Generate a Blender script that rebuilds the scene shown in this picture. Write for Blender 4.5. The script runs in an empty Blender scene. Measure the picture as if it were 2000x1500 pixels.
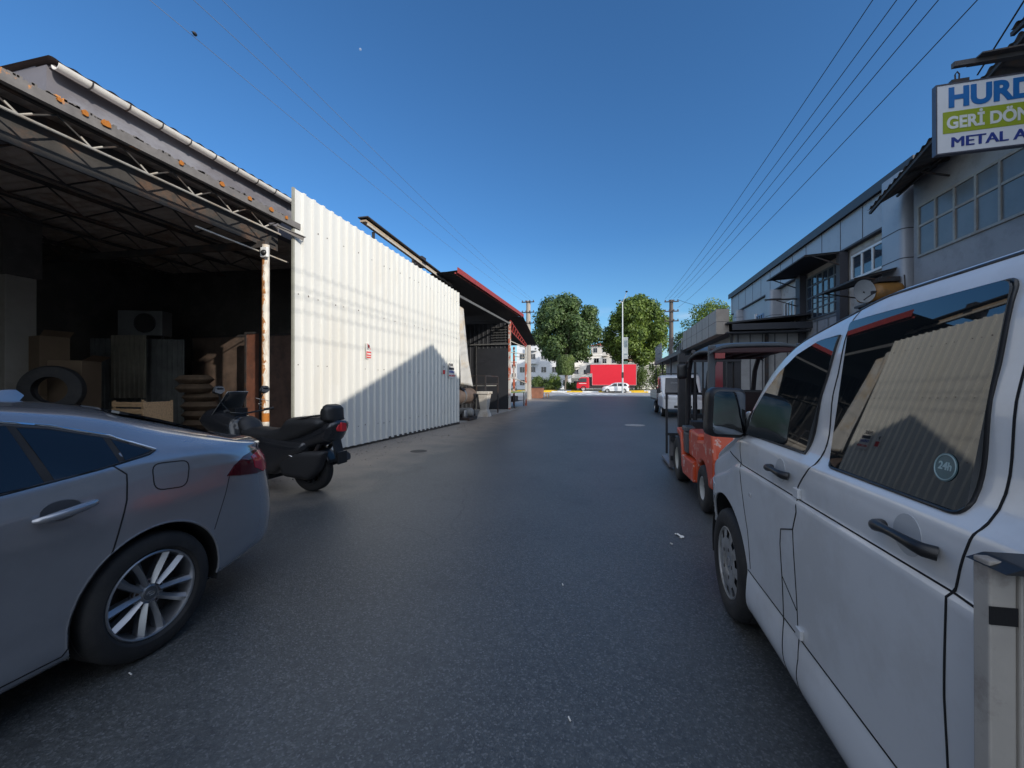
import bpy, bmesh, math, random
import numpy as np
from mathutils import Vector, Matrix, Euler
from mathutils.bvhtree import BVHTree
from mathutils.geometry import delaunay_2d_cdt, tessellate_polygon
R = math.radians
sc = bpy.context.scene
C = sc.collection
# ------------------------------------------------------------------ camera, sky, sun
YAW = 13.7; F = 780.0; CAMH = 1.5
cd = bpy.data.cameras.new('camera'); cam = bpy.data.objects.new('camera', cd); C.objects.link(cam)
cd.sensor_fit = 'HORIZONTAL'; cd.sensor_width = 36.0; cd.lens = 36.0*F/2000.0
cd.clip_start = 0.05; cd.clip_end = 3000
cam.location = (0, 0, CAMH); cam.rotation_euler = (R(90.15), 0, R(YAW)); sc.camera = cam
SUN = Vector((1.0, -0.6, 0.46)).normalized()
EL = math.asin(SUN.z); AZ = math.atan2(SUN.x, SUN.y)
w = bpy.data.worlds.new('World'); sc.world = w; w.use_nodes = True
nt = w.node_tree; nt.nodes.clear()
wo = nt.nodes.new('ShaderNodeOutputWorld'); bg = nt.nodes.new('ShaderNodeBackground')
sk = nt.nodes.new('ShaderNodeTexSky'); sk.sky_type = 'NISHITA'; sk.sun_disc = False
sk.sun_elevation = EL; sk.sun_rotation = AZ; sk.air_density = 1.0; sk.dust_density = 0.8; sk.ozone_density = 2.2; sk.altitude = 0
# thin low clouds near the horizon
tc = nt.nodes.new('ShaderNodeTexCoord'); sep = nt.nodes.new('ShaderNodeSeparateXYZ')
nt.links.new(tc.outputs['Generated'], sep.inputs[0])
mp = nt.nodes.new('ShaderNodeMapping'); mp.inputs['Scale'].default_value = (6, 6, 22)
mp.inputs['Location'].default_value = (1.7, .4, .9)
nt.links.new(tc.outputs['Generated'], mp.inputs[0])
nz = nt.nodes.new('ShaderNodeTexNoise'); nz.inputs['Scale'].default_value = 1.3; nz.inputs['Detail'].default_value = 5
nt.links.new(mp.outputs[0], nz.inputs['Vector'])
cr = nt.nodes.new('ShaderNodeMapRange'); cr.inputs[1].default_value = .50; cr.inputs[2].default_value = .66
nt.links.new(nz.outputs[0], cr.inputs[0])
el = nt.nodes.new('ShaderNodeMapRange'); el.inputs[1].default_value = .10; el.inputs[2].default_value = .19
el.inputs[3].default_value = .75; el.inputs[4].default_value = 0.0
nt.links.new(sep.outputs[2], el.inputs[0])
mu = nt.nodes.new('ShaderNodeMath'); mu.operation = 'MULTIPLY'
nt.links.new(cr.outputs[0], mu.inputs[0]); nt.links.new(el.outputs[0], mu.inputs[1])
mx = nt.nodes.new('ShaderNodeMix'); mx.data_type = 'RGBA'
nt.links.new(mu.outputs[0], mx.inputs[0])
sat = nt.nodes.new('ShaderNodeHueSaturation'); sat.inputs['Saturation'].default_value = 1.0
nt.links.new(sk.outputs[0], sat.inputs['Color'])
tint = nt.nodes.new('ShaderNodeMix'); tint.data_type = 'RGBA'; tint.blend_type = 'MULTIPLY'; tint.inputs[0].default_value = 1; tint.inputs[7].default_value = (.42, .785, 1.09, 1)
nt.links.new(sat.outputs[0], tint.inputs[6])
hz = nt.nodes.new('ShaderNodeMapRange'); hz.inputs[1].default_value = .04; hz.inputs[2].default_value = .34; nt.links.new(sep.outputs[2], hz.inputs[0])
tcol = nt.nodes.new('ShaderNodeMix'); tcol.data_type = 'RGBA'; tcol.inputs[6].default_value = (.68, 1.0, 1.16, 1); tcol.inputs[7].default_value = (.42, .785, 1.10, 1)
nt.links.new(hz.outputs[0], tcol.inputs[0]); nt.links.new(tcol.outputs[2], tint.inputs[7])
# bright broken cloud added in the unseen rear sky to brighten the shade
dotn = nt.nodes.new('ShaderNodeVectorMath'); dotn.operation = 'DOT_PRODUCT'; dotn.inputs[1].default_value = (.35, -.85, .25)
nt.links.new(tc.outputs['Generated'], dotn.inputs[0])
dm = nt.nodes.new('ShaderNodeMapRange'); dm.inputs[1].default_value = .05; dm.inputs[2].default_value = .45
nt.links.new(dotn.outputs['Value'], dm.inputs[0])
n2 = nt.nodes.new('ShaderNodeTexNoise'); n2.inputs['Scale'].default_value = 2.2; n2.inputs['Detail'].default_value = 7; n2.inputs['Roughness'].default_value = .6
nt.links.new(tc.outputs['Generated'], n2.inputs['Vector'])
c2 = nt.nodes.new('ShaderNodeMapRange'); c2.inputs[1].default_value = .36; c2.inputs[2].default_value = .56
nt.links.new(n2.outputs[0], c2.inputs[0])
m2 = nt.nodes.new('ShaderNodeMath'); m2.operation = 'MULTIPLY'; nt.links.new(dm.outputs[0], m2.inputs[0]); nt.links.new(c2.outputs[0], m2.inputs[1])
mb2 = nt.nodes.new('ShaderNodeMix'); mb2.data_type = 'RGBA'; mb2.inputs[7].default_value = (9.5, 10.2, 11.5, 1)
nt.links.new(m2.outputs[0], mb2.inputs[0]); nt.links.new(tint.outputs[2], mb2.inputs[6])
nt.links.new(mb2.outputs[2], mx.inputs[6]); mx.inputs[7].default_value = (5.0, 5.4, 6.0, 1)
nt.links.new(mx.outputs[2], bg.inputs[0]); bg.inputs[1].default_value = 0.13
nt.links.new(bg.outputs[0], wo.inputs[0])
sd = bpy.data.lights.new('sun', 'SUN'); sd.energy = 3.3; sd.angle = R(.5); sd.color = (1, .92, .80)
so = bpy.data.objects.new('sun', sd); C.objects.link(so); so.rotation_euler = SUN.to_track_quat('Z', 'Y').to_euler()
sc.view_settings.view_transform = 'Standard'; sc.view_settings.look = 'None'
sc.view_settings.gamma = 1; sc.view_settings.exposure = 0.25; sc.view_settings.use_curve_mapping = False

# ------------------------------------------------------------------ helpers
def gz(y):
    t = min(max((y-25)/37, 0), 1); return .36*t*t*(3-2*t)
_c, _s = math.cos(R(YAW)), math.sin(R(YAW))
def loc(px, D):
    X = (px-1000)/F*D
    x = X*_c - D*_s; y = X*_s + D*_c
    return x, y
def tag(o, label=None, cat=None, group=None, kind=None):
    if label: o['label'] = label
    if cat: o['category'] = cat
    if group: o['group'] = group
    if kind: o['kind'] = kind
    return o
def thing(name, label, cat, at=(0, 0, 0), rz=0, group=None):
    o = bpy.data.objects.new(name, None); C.objects.link(o); o.empty_display_size = .2
    o.location = at; o.rotation_euler = (0, 0, rz); return tag(o, label, cat, group)
def copy_tree(o, parent=None):
    c = o.copy(); C.objects.link(c); c.parent = parent
    for ch in list(o.children): copy_tree(ch, c)
    return c

def _n(nt, t, **k):
    n = nt.nodes.new(t)
    for a, b in k.items(): setattr(n, a, b)
    return n
def mat(name, col, rough=.6, metal=0, var=.15, scale=3.0, bump=0, bscale=60, coat=0, stain=None, samt=.5, sscale=2.0,
        stretch=(1, 1, 1), emit=None, spec=.5, fine=0, fscale=120, sth=(.5, .62)):
    m = bpy.data.materials.new(name); m.use_nodes = True; nt = m.node_tree
    p = nt.nodes['Principled BSDF']
    p.inputs['Roughness'].default_value = rough; p.inputs['Metallic'].default_value = metal
    p.inputs['Specular IOR Level'].default_value = spec
    if coat: p.inputs['Coat Weight'].default_value = coat; p.inputs['Coat Roughness'].default_value = .04
    tc = _n(nt, 'ShaderNodeTexCoord'); mp = _n(nt, 'ShaderNodeMapping'); mp.inputs['Scale'].default_value = stretch
    nt.links.new(tc.outputs['Object'], mp.inputs[0])
    nz = _n(nt, 'ShaderNodeTexNoise'); nz.inputs['Scale'].default_value = scale; nz.inputs['Detail'].default_value = 6
    nz.inputs['Roughness'].default_value = .65
    nt.links.new(mp.outputs[0], nz.inputs['Vector'])
    mr = _n(nt, 'ShaderNodeMapRange'); mr.inputs[1].default_value = .3; mr.inputs[2].default_value = .7
    nt.links.new(nz.outputs[0], mr.inputs[0])
    mx = _n(nt, 'ShaderNodeMix', data_type='RGBA')
    c = Vector(col[:3]); a = c*(1-var); b = c*(1+var)
    mx.inputs[6].default_value = (*a, 1); mx.inputs[7].default_value = (*[min(1, q) for q in b], 1)
    nt.links.new(mr.outputs[0], mx.inputs[0]); out = mx.outputs[2]
    if fine:
        n2 = _n(nt, 'ShaderNodeTexNoise'); n2.inputs['Scale'].default_value = fscale; n2.inputs['Detail'].default_value = 3
        nt.links.new(tc.outputs['Object'], n2.inputs['Vector'])
        r2 = _n(nt, 'ShaderNodeMapRange'); r2.inputs[1].default_value = .3; r2.inputs[2].default_value = .7
        r2.inputs[3].default_value = 1-fine; r2.inputs[4].default_value = 1+fine
        nt.links.new(n2.outputs[0], r2.inputs[0])
        v = _n(nt, 'ShaderNodeVectorMath', operation='SCALE')
        nt.links.new(out, v.inputs[0]); nt.links.new(r2.outputs[0], v.inputs['Scale']); out = v.outputs[0]
    if stain:
        n3 = _n(nt, 'ShaderNodeTexNoise'); n3.inputs['Scale'].default_value = sscale; n3.inputs['Detail'].default_value = 8
        n3.inputs['Roughness'].default_value = .7
        nt.links.new(mp.outputs[0], n3.inputs['Vector'])
        r3 = _n(nt, 'ShaderNodeMapRange'); r3.inputs[1].default_value = sth[0]; r3.inputs[2].default_value = sth[1]
        r3.inputs[4].default_value = samt
        nt.links.new(n3.outputs[0], r3.inputs[0])
        m3 = _n(nt, 'ShaderNodeMix', data_type='RGBA'); m3.inputs[7].default_value = (*stain, 1)
        nt.links.new(r3.outputs[0], m3.inputs[0]); nt.links.new(out, m3.inputs[6]); out = m3.outputs[2]
    nt.links.new(out, p.inputs['Base Color'])
    rr = _n(nt, 'ShaderNodeMapRange'); rr.inputs[3].default_value = max(0, rough*.85); rr.inputs[4].default_value = min(1, rough*1.2)
    nt.links.new(nz.outputs[0], rr.inputs[0]); nt.links.new(rr.outputs[0], p.inputs['Roughness'])
    if bump:
        nb = _n(nt, 'ShaderNodeTexNoise'); nb.inputs['Scale'].default_value = bscale; nb.inputs['Detail'].default_value = 4
        nt.links.new(mp.outputs[0], nb.inputs['Vector'])
        bp = _n(nt, 'ShaderNodeBump'); bp.inputs['Strength'].default_value = bump; bp.inputs['Distance'].default_value = .01
        nt.links.new(nb.outputs[0], bp.inputs['Height']); nt.links.new(bp.outputs[0], p.inputs['Normal'])
    if emit:
        p.inputs['Emission Color'].default_value = (*emit, 1); p.inputs['Emission Strength'].default_value = 1
    return m
def glassy(name, col, rough=.03, spec=.8):
    m = mat(name, col, rough=rough, var=.2, scale=1.5, spec=spec)
    return m

def pchip(xs, ys):
    xs = np.array(xs, float); ys = np.array(ys, float); h = np.diff(xs); d = np.diff(ys)/h
    m = np.zeros_like(ys)
    for i in range(1, len(xs)-1):
        if d[i-1]*d[i] > 0:
            w1 = 2*h[i]+h[i-1]; w2 = h[i]+2*h[i-1]; m[i] = (w1+w2)/(w1/d[i-1]+w2/d[i])
    m[0] = d[0]; m[-1] = d[-1]
    def f(x):
        x = min(max(x, xs[0]), xs[-1]); i = int(min(max(np.searchsorted(xs, x)-1, 0), len(xs)-2))
        t = (x-xs[i])/h[i]; t2 = t*t; t3 = t2*t
        return float((2*t3-3*t2+1)*ys[i]+(t3-2*t2+t)*h[i]*m[i]+(-2*t3+3*t2)*ys[i+1]+(t3-t2)*h[i]*m[i+1])
    return f
def finish(name, me, mats, parent=None, smooth=None, label=None, bevel=0, kind=None):
    for m in (mats if isinstance(mats, (list, tuple)) else [mats]): me.materials.append(m)
    if smooth:
        for p in me.polygons: p.use_smooth = True
        if smooth < 179: me.set_sharp_from_angle(angle=R(smooth))
    o = bpy.data.objects.new(name, me); C.objects.link(o)
    if parent: o.parent = parent
    if label: o['label'] = label
    if kind: o['kind'] = kind
    if bevel:
        b = o.modifiers.new('bevel', 'BEVEL'); b.width = bevel; b.segments = 2; b.limit_method = 'ANGLE'; b.angle_limit = R(40)
        b.harden_normals = False
    return o
class MB:
    def __init__(s): s.v = []; s.f = []; s.m = []
    def add(s, vs, fs, mi=0):
        n = len(s.v); s.v += [tuple(v) for v in vs]
        for f in fs: s.f.append(tuple(i+n for i in f)); s.m.append(mi)
        return s
    def box(s, x0, x1, y0, y1, z0, z1, mi=0, M=None):
        vs = [Vector((x, y, z)) for z in (z0, z1) for y in (y0, y1) for x in (x0, x1)]
        if M: vs = [M @ v for v in vs]
        return s.add(vs, [(0, 2, 3, 1), (4, 5, 7, 6), (0, 1, 5, 4), (2, 6, 7, 3), (0, 4, 6, 2), (1, 3, 7, 5)], mi)
    def beam(s, a, b, w, h=None, mi=0, up=(0, 0, 1)):
        a = Vector(a); b = Vector(b); h = h or w; d = (b-a).normalized(); up = Vector(up)
        if abs(d.dot(up)) > .98: up = Vector((0, 1, 0))
        x = d.cross(up).normalized()*w/2; z = x.normalized().cross(d).normalized()*h/2
        vs = [a-x-z, a+x-z, a+x+z, a-x+z, b-x-z, b+x-z, b+x+z, b-x+z]
        return s.add(vs, [(3, 2, 1, 0), (4, 5, 6, 7), (0, 1, 5, 4), (1, 2, 6, 5), (2, 3, 7, 6), (3, 0, 4, 7)], mi)
    def tube(s, pts, r, n=8, mi=0, closed=False, caps=True):
        pts = [Vector(p) for p in pts]; rs = r if isinstance(r, (list, tuple)) else [r]*len(pts)
        rings = []; pn = None; N = len(pts)
        for i, p in enumerate(pts):
            if closed: d = pts[(i+1) % N]-pts[i-1]
            else: d = pts[min(i+1, N-1)]-pts[max(i-1, 0)]
            d.normalize()
            if pn is None:
                pn = d.cross(Vector((0, 0, 1)))
                if pn.length < .1: pn = d.cross(Vector((1, 0, 0)))
            pn = (pn - d*pn.dot(d)).normalized(); q = d.cross(pn)
            rings.append([p+(pn*math.cos(2*math.pi*k/n)+q*math.sin(2*math.pi*k/n))*rs[i] for k in range(n)])
        vs = [v for r_ in rings for v in r_]; fs = []
        for i in range(N if closed else N-1):
            j = (i+1) % N
            for k in range(n):
                k2 = (k+1) % n; fs.append((i*n+k, i*n+k2, j*n+k2, j*n+k))
        if caps and not closed: fs += [tuple(range(n))[::-1], tuple((N-1)*n+k for k in range(n))]
        return s.add(vs, fs, mi)
    def cyl(s, a, b, r, n=16, mi=0, r2=None): return s.tube([a, b], [r, r if r2 is None else r2], n, mi)
    def lathe(s, prof, n=32, M=None, mi=0, close=False):
        # prof: list of (radius, height) about local z
        vs = []; fs = []; K = len(prof)
        for i in range(n):
            a = 2*math.pi*i/n
            for r_, z in prof:
                v = Vector((r_*math.cos(a), r_*math.sin(a), z)); vs.append(M @ v if M else v)
        for i in range(n):
            j = (i+1) % n
            for k in range(K if close else K-1):
                k2 = (k+1) % K; fs.append((i*K+k, j*K+k, j*K+k2, i*K+k2))
        return s.add(vs, fs, mi)
    def prism(s, poly, M, th, mi=0):
        # poly 2d in local xy, extruded along local z 0..th
        n = len(poly); vs = [M @ Vector((a, b, 0)) for a, b in poly]+[M @ Vector((a, b, th)) for a, b in poly]
        fs = [tuple(range(n))[::-1], tuple(range(n, 2*n))]+[(i, (i+1) % n, n+(i+1) % n, n+i) for i in range(n)]
        return s.add(vs, fs, mi)
    def grid(s, fn, nu, nv, mi=0):
        vs = [fn(i/nu, j/nv) for i in range(nu+1) for j in range(nv+1)]
        fs = [(i*(nv+1)+j, (i+1)*(nv+1)+j, (i+1)*(nv+1)+j+1, i*(nv+1)+j+1) for i in range(nu) for j in range(nv)]
        return s.add(vs, fs, mi)
    def mesh(s, fix=True):
        me = bpy.data.meshes.new('m'); me.from_pydata(s.v, [], s.f); me.polygons.foreach_set('material_index', s.m)
        if fix:
            bm = bmesh.new(); bm.from_mesh(me); bmesh.ops.recalc_face_normals(bm, faces=bm.faces); bm.to_mesh(me); bm.free()
        me.update(); return me
    def build(s, name, mats, parent=None, smooth=None, bevel=0, label=None, fix=True, kind=None):
        return finish(name, s.mesh(fix), mats, parent, smooth, label, bevel, kind)
def frame(o, x, y, z=None):
    x = Vector(x); y = Vector(y); z = Vector(z) if z is not None else x.cross(y)
    M = Matrix.Identity(4)
    for i in range(3): M[i][0] = x[i]; M[i][1] = y[i]; M[i][2] = z[i]; M[i][3] = o[i]
    return M
def corr(mb, a, b, z0, z1, pitch=.25, depth=.03, top=None, prof=None, mi=0, z1b=None, z0b=None):
    """corrugated vertical sheet from a to b (xy), ribs vertical; ribs project to the right of a->b"""
    a = Vector(a); b = Vector(b); L = (b-a).length; d = (b-a)/L; n = Vector((d.y, -d.x))
    prof = prof or [(0, 0), (.62, 0), (.70, 1), (.92, 1), (1.0, 0)]
    pts = []; t = 0
    while t < L:
        for q, h in prof[:-1]:
            tt = t+q*pitch
            if tt <= L: pts.append((tt, h*depth))
        t += pitch
    pts.append((L, 0))
    vs = []
    for t, h in pts:
        p = a+d*t+n*h; k = t/L
        vs.append((p.x, p.y, z0+(0 if z0b is None else (z0b-z0)*k))); vs.append((p.x, p.y, z1+(0 if z1b is None else (z1b-z1)*k)))
    fs = [(2*i, 2*i+2, 2*i+3, 2*i+1) for i in range(len(pts)-1)]
    mb.add(vs, fs, mi)
def corr_roof(mb, O, U, V, pitch=.18, depth=.03, mi=0, wave=6):
    """corrugated sheet: origin O, ribs run along V, waves along U"""
    O = Vector(O); U = Vector(U); V = Vector(V); L = U.length; n = U.cross(V).normalized()
    N = max(2, int(L/pitch*wave)); vs = []
    for i in range(N+1):
        t = i/N; h = math.sin(t*L/pitch*2*math.pi)*depth/2
        p = O+U*t+n*h; vs += [p, p+V]
    mb.add(vs, [(2*i, 2*i+2, 2*i+3, 2*i+1) for i in range(N)], mi)
def text(name, body, M, size, m, parent, depth=.003, bold=0, sx=1, align='LEFT', label=None):
    cu = bpy.data.curves.new('t', 'FONT'); cu.body = body; cu.size = size; cu.extrude = depth; cu.offset = bold; cu.align_x = align
    o = bpy.data.objects.new('t', cu); C.objects.link(o)
    dg = bpy.context.evaluated_depsgraph_get(); me = bpy.data.meshes.new_from_object(o.evaluated_get(dg))
    bpy.data.objects.remove(o)
    me.transform(M @ Matrix.Diagonal((sx, 1, 1, 1))); me.materials.clear()
    return finish(name, me, m, parent, label=label)
def inpoly(p, poly):
    x, y = p; c = False; n = len(poly)
    for i in range(n):
        x1, y1 = poly[i]; x2, y2 = poly[i-1]
        if (y1 > y) != (y2 > y) and x < (x2-x1)*(y-y1)/(y2-y1)+x1: c = not c
    return c
def edist(p, poly):
    d = 1e9; n = len(poly); px, py = p
    for i in range(n):
        x1, y1 = poly[i-1]; x2, y2 = poly[i]; dx = x2-x1; dy = y2-y1; L = dx*dx+dy*dy
        t = 0 if L == 0 else max(0, min(1, ((px-x1)*dx+(py-y1)*dy)/L))
        d = min(d, math.hypot(px-x1-t*dx, py-y1-t*dy))
    return d
def rounded(poly, r, n=5):
    out = []; N = len(poly); rr = r if isinstance(r, (list, tuple)) else [r]*N
    for i in range(N):
        p = Vector(poly[i]); a = Vector(poly[i-1])-p; b = Vector(poly[(i+1) % N])-p
        q = min(rr[i], a.length*.45, b.length*.45)
        if q < 1e-4: out.append(tuple(p)); continue
        s = p+a.normalized()*q; e = p+b.normalized()*q
        for k in range(n+1):
            t = k/n; out.append(tuple((1-t)**2*s+2*t*(1-t)*p+t*t*e))
    return out
def resample(poly, res, closed=True):
    out = []; N = len(poly)
    for i in range(N if closed else N-1):
        a = Vector(poly[i]); b = Vector(poly[(i+1) % N]); k = max(1, int(math.ceil((b-a).length/res)))
        for j in range(k): out.append(tuple(a+(b-a)*(j/k)))
    if not closed: out.append(tuple(poly[-1]))
    return out
def tri_poly(poly, res, holes=()):
    loops = [resample(poly, res)]+[resample(h, res) for h in holes]
    vs = []; es = []
    for lp in loops:
        n = len(vs); vs += lp; es += [(n+i, n+(i+1) % len(lp)) for i in range(len(lp))]
    xs = [p[0] for p in poly]; ys = [p[1] for p in poly]; x = min(xs)+res*.5; k = 0
    while x < max(xs):
        y = min(ys)+res*(.25 if k % 2 else .5)
        while y < max(ys):
            if inpoly((x, y), poly) and edist((x, y), loops[0]) > res*.45 and not any(inpoly((x, y), h) or edist((x, y), h) < res*.45 for h in holes): vs.append((x, y))
            y += res
        x += res; k += 1
    r = delaunay_2d_cdt([Vector(v) for v in vs], es, [], 0, 1e-6)
    V = [tuple(v) for v in r[0]]; T = []
    for f in r[2]:
        c = (sum(V[i][0] for i in f)/3, sum(V[i][1] for i in f)/3)
        if inpoly(c, poly) and not any(inpoly(c, h) for h in holes): T.append(tuple(f))
    return V, T
def pillow(mb, poly, M, w, res=.03, soft=.08, mi=0, p=.5, edge=.25, both=True):
    """puffed solid: polygon in local xy, thickness w along local z, falling to edge*w at the rim"""
    V, T = tri_poly(poly, res); n = len(V); up = []; dn = []
    for v in V:
        d = min(1, edist(v, poly)/soft); h = w/2*(edge+(1-edge)*(1-(1-d)**2)**p)
        up.append(M @ Vector((v[0], v[1], h))); dn.append(M @ Vector((v[0], v[1], -h if both else 0)))
    cnt = {}
    for t in T:
        for i in range(3):
            e = (t[i], t[(i+1) % 3]); cnt[e] = 1
    sides = [(a, b) for (a, b) in cnt if (b, a) not in cnt]
    fs = [t for t in T]+[tuple(i+n for i in t[::-1]) for t in T]+[(b, a, a+n, b+n) for a, b in sides]
    mb.add(up+dn, fs, mi)

class Body:
    """lofted shell, symmetric in x. keys(t) -> list of (half width, y, z)"""
    def __init__(s, keys, ts, sub=6, arches=(), sharp=()):
        rows = []
        for t in ts:
            K = [Vector(k) for k in keys(t)]; row = []
            for i in range(len(K)-1):
                p1, p2 = K[i], K[i+1]
                p0 = K[i-1] if i > 0 and i not in sharp else p1-(p2-p1)*.5
                p3 = K[i+2] if i+2 < len(K) and i+1 not in sharp else p2+(p2-p1)*.5
                if i+2 >= len(K): p3 = Vector((-p1.x, p1.y, p1.z))
                L = (p2-p1).length
                def tang(a, b, c):
                    d1 = (b-a); d2 = (c-b); l1 = d1.length+1e-6; l2 = d2.length+1e-6
                    return (d1/l1*l2+d2/l2*l1)/(l1+l2)
                m1 = tang(p0, p1, p2)*L; m2 = tang(p1, p2, p3)*L
                for j in range(sub):
                    u = j/sub; u2 = u*u; u3 = u2*u
                    row.append(p1*(2*u3-3*u2+1)+m1*(u3-2*u2+u)+p2*(-2*u3+3*u2)+m2*(u3-u2))
            row.append(K[-1]); rows.append(row)
        n = len(rows[0]); full = []
        for r in rows: full.append(r+[Vector((-p.x, p.y, p.z)) for p in r[-2::-1]])
        m = len(full[0]); V = [v for r in full for v in r]
        F = [(i*m+j, (i+1)*m+j, (i+1)*m+j+1, i*m+j+1) for i in range(len(full)-1) for j in range(m-1)]
        kill = set(); snap = {}
        for (cy, cz, rr, xin) in arches:
            ins = [abs(v.x) > xin and (v.y-cy)**2+(v.z-cz)**2 < rr*rr for v in V]
            for fi, f in enumerate(F):
                q = [ins[i] for i in f]
                if all(q): kill.add(fi)
                elif any(q):
                    for i in f:
                        if ins[i]: snap[i] = (cy, cz, rr)
        for i, (cy, cz, rr) in snap.items():
            v = V[i]; d = math.hypot(v.y-cy, v.z-cz) or 1e-6
            if d > rr*.8: v.y = cy+(v.y-cy)/d*rr; v.z = cz+(v.z-cz)/d*rr
        s.F = [f for i, f in enumerate(F) if i not in kill]; s.V = V
        me = bpy.data.meshes.new('body'); me.from_pydata([tuple(v) for v in V], [], s.F)
        bm = bmesh.new(); bm.from_mesh(me); bmesh.ops.remove_doubles(bm, verts=bm.verts, dist=1e-5)
        bmesh.ops.recalc_face_normals(bm, faces=bm.faces); bm.normal_update()
        if sum(f.normal.x*f.calc_center_median().x for f in bm.faces) < 0: bmesh.ops.reverse_faces(bm, faces=bm.faces)
        loose = [v for v in bm.verts if not v.link_faces]; bmesh.ops.delete(bm, geom=loose, context='VERTS')
        bm.normal_update(); bm.to_mesh(me)
        s.me = me; s.bvh = BVHTree.FromBMesh(bm)
        bm.verts.ensure_lookup_table(); bm.faces.ensure_lookup_table()
        s.fn = [[(v.co.copy(), v.normal.copy()) for v in f.verts] for f in bm.faces]; bm.free()
    def split(s, parts):
        """parts: list of (side, polygon in y,z); returns body mesh and one mesh per part"""
        me = s.me; N = [tuple(v.normal) for v in me.vertices]; own = []
        for p in me.polygons:
            c = p.center; k = -1
            for i, (sd, pl) in enumerate(parts):
                if c.x*sd > .3 and inpoly((c.y, c.z), pl): k = i; break
            own.append(k)
        out = []
        for k in range(-1, len(parts)):
            idx = [p for p, o in zip(me.polygons, own) if o == k]; mp = {}; vs = []; fs = []; nn = []
            for p in idx:
                f = []
                for v in p.vertices:
                    if v not in mp: mp[v] = len(vs); vs.append(tuple(me.vertices[v].co)); nn.append(N[v])
                    f.append(mp[v])
                fs.append(f)
            m2 = bpy.data.meshes.new('part'); m2.from_pydata(vs, [], fs); m2.update()
            for p in m2.polygons: p.use_smooth = True
            m2.normals_split_custom_set_from_vertices(nn); out.append(m2)
        return out
    def hit(s, o, d):
        p, n, i, dist = s.bvh.ray_cast(Vector(o), Vector(d))
        if p is None:
            p, n, i, dist = s.bvh.find_nearest(Vector(o)+Vector(d)*1.0)
        N = Vector(); W = 0
        for co, nn in s.fn[i]:
            w_ = 1/((co-p).length+1e-4)**2; N += nn*w_; W += w_
        return p, N.normalized()
    def patch(s, name, poly, O, A, B, d, m, parent, off=.003, th=.004, res=.03, holes=(), label=None, dome=0, fit=None):
        O = Vector(O); A = Vector(A); B = Vector(B); d = Vector(d).normalized()
        V, T = tri_poly(poly, res, holes); top = []; bot = []; N = []
        for a, b in V:
            p, n = s.hit(O+A*a+B*b, d); e = off+(dome*min(1, edist((a, b), poly)/.06) if dome else 0)
            top.append(p+n*e); bot.append(p+n*(off-th)); N.append(n)
        if fit is None: fit = 'window' in name or 'windscreen' in name or 'glass' in name
        if fit and not dome:
            sv = np.array([(t-O).dot(d) for t in top]); ab = np.array(V)
            Q = lambda a, b: np.stack([np.ones_like(a), a, b, a*a, a*b, b*b], 1)
            k, *_ = np.linalg.lstsq(Q(ab[:, 0], ab[:, 1]), sv, rcond=None)
            f = Q(ab[:, 0], ab[:, 1]) @ k; sh = min(0.0, float((sv-f).min())); sh = max(sh, -.008)
            for i, (a, b) in enumerate(V):
                top[i] = O+A*a+B*b+d*float(f[i]+sh); n = (A*float(k[1]+2*k[3]*a+k[4]*b)+B*float(k[2]+k[4]*a+2*k[5]*b)-d).normalized(); N[i] = n; bot[i] = top[i]-n*(th+.01)
        n = len(V); cnt = {}
        nz = sum(((top[t[1]]-top[t[0]]).cross(top[t[2]]-top[t[0]])).dot(N[t[0]]) for t in T)
        if nz < 0: T = [t[::-1] for t in T]
        for t in T:
            for i in range(3): cnt[(t[i], t[(i+1) % 3])] = 1
        sides = [(a, b) for (a, b) in cnt if (b, a) not in cnt]
        fs = list(T)+[(b, a, a+n, b+n) for a, b in sides]
        me = bpy.data.meshes.new('p'); me.from_pydata([tuple(v) for v in top+bot], [], fs); me.update()
        o = finish(name, me, m, parent, smooth=40, label=label)
        if not dome:
            ln = []
            for p in me.polygons:
                for vi in p.vertices: ln.append(tuple(N[vi] if len(p.vertices) == 3 and vi < n else p.normal))
            me.normals_split_custom_set(ln)
        return o
    def line(s, mb, pts, O, A, B, d, r=.003, off=0, res=.03, closed=False, mi=0, n=6):
        O = Vector(O); A = Vector(A); B = Vector(B); d = Vector(d).normalized(); q = []
        for a, b in resample(pts, res, closed):
            p, nn = s.hit(O+A*a+B*b, d); q.append(p+nn*off)
        mb.tube(q, r, n, mi, closed=closed)
    def flat_line(s, mb, pts, O, A, B, d, w=.006, off=.0012, res=.03, closed=False, mi=0):
        """thin dark ribbon lying on the panel, for panel gaps and drawn creases"""
        O = Vector(O); A = Vector(A); B = Vector(B); d = Vector(d).normalized(); q = []
        for a, b in resample(pts, res, closed):
            p, nn = s.hit(O+A*a+B*b, d); q.append((p+nn*off, nn))
        vs = []; N = len(q)
        for i in range(N):
            t = (q[(i+1) % N][0]-q[i-1][0]) if closed else (q[min(i+1, N-1)][0]-q[max(i-1, 0)][0])
            x = t.normalized().cross(q[i][1]).normalized()*w/2
            vs += [q[i][0]-x, q[i][0]+x, q[i][0]-x-q[i][1]*.003, q[i][0]+x-q[i][1]*.003]
        fs = []
        for i in range(N if closed else N-1):
            j = (i+1) % N
            fs += [(4*i, 4*i+1, 4*j+1, 4*j), (4*i+1, 4*i+3, 4*j+3, 4*j+1), (4*i+2, 4*i, 4*j, 4*j+2)]
        mb.add(vs, fs, mi)

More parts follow.
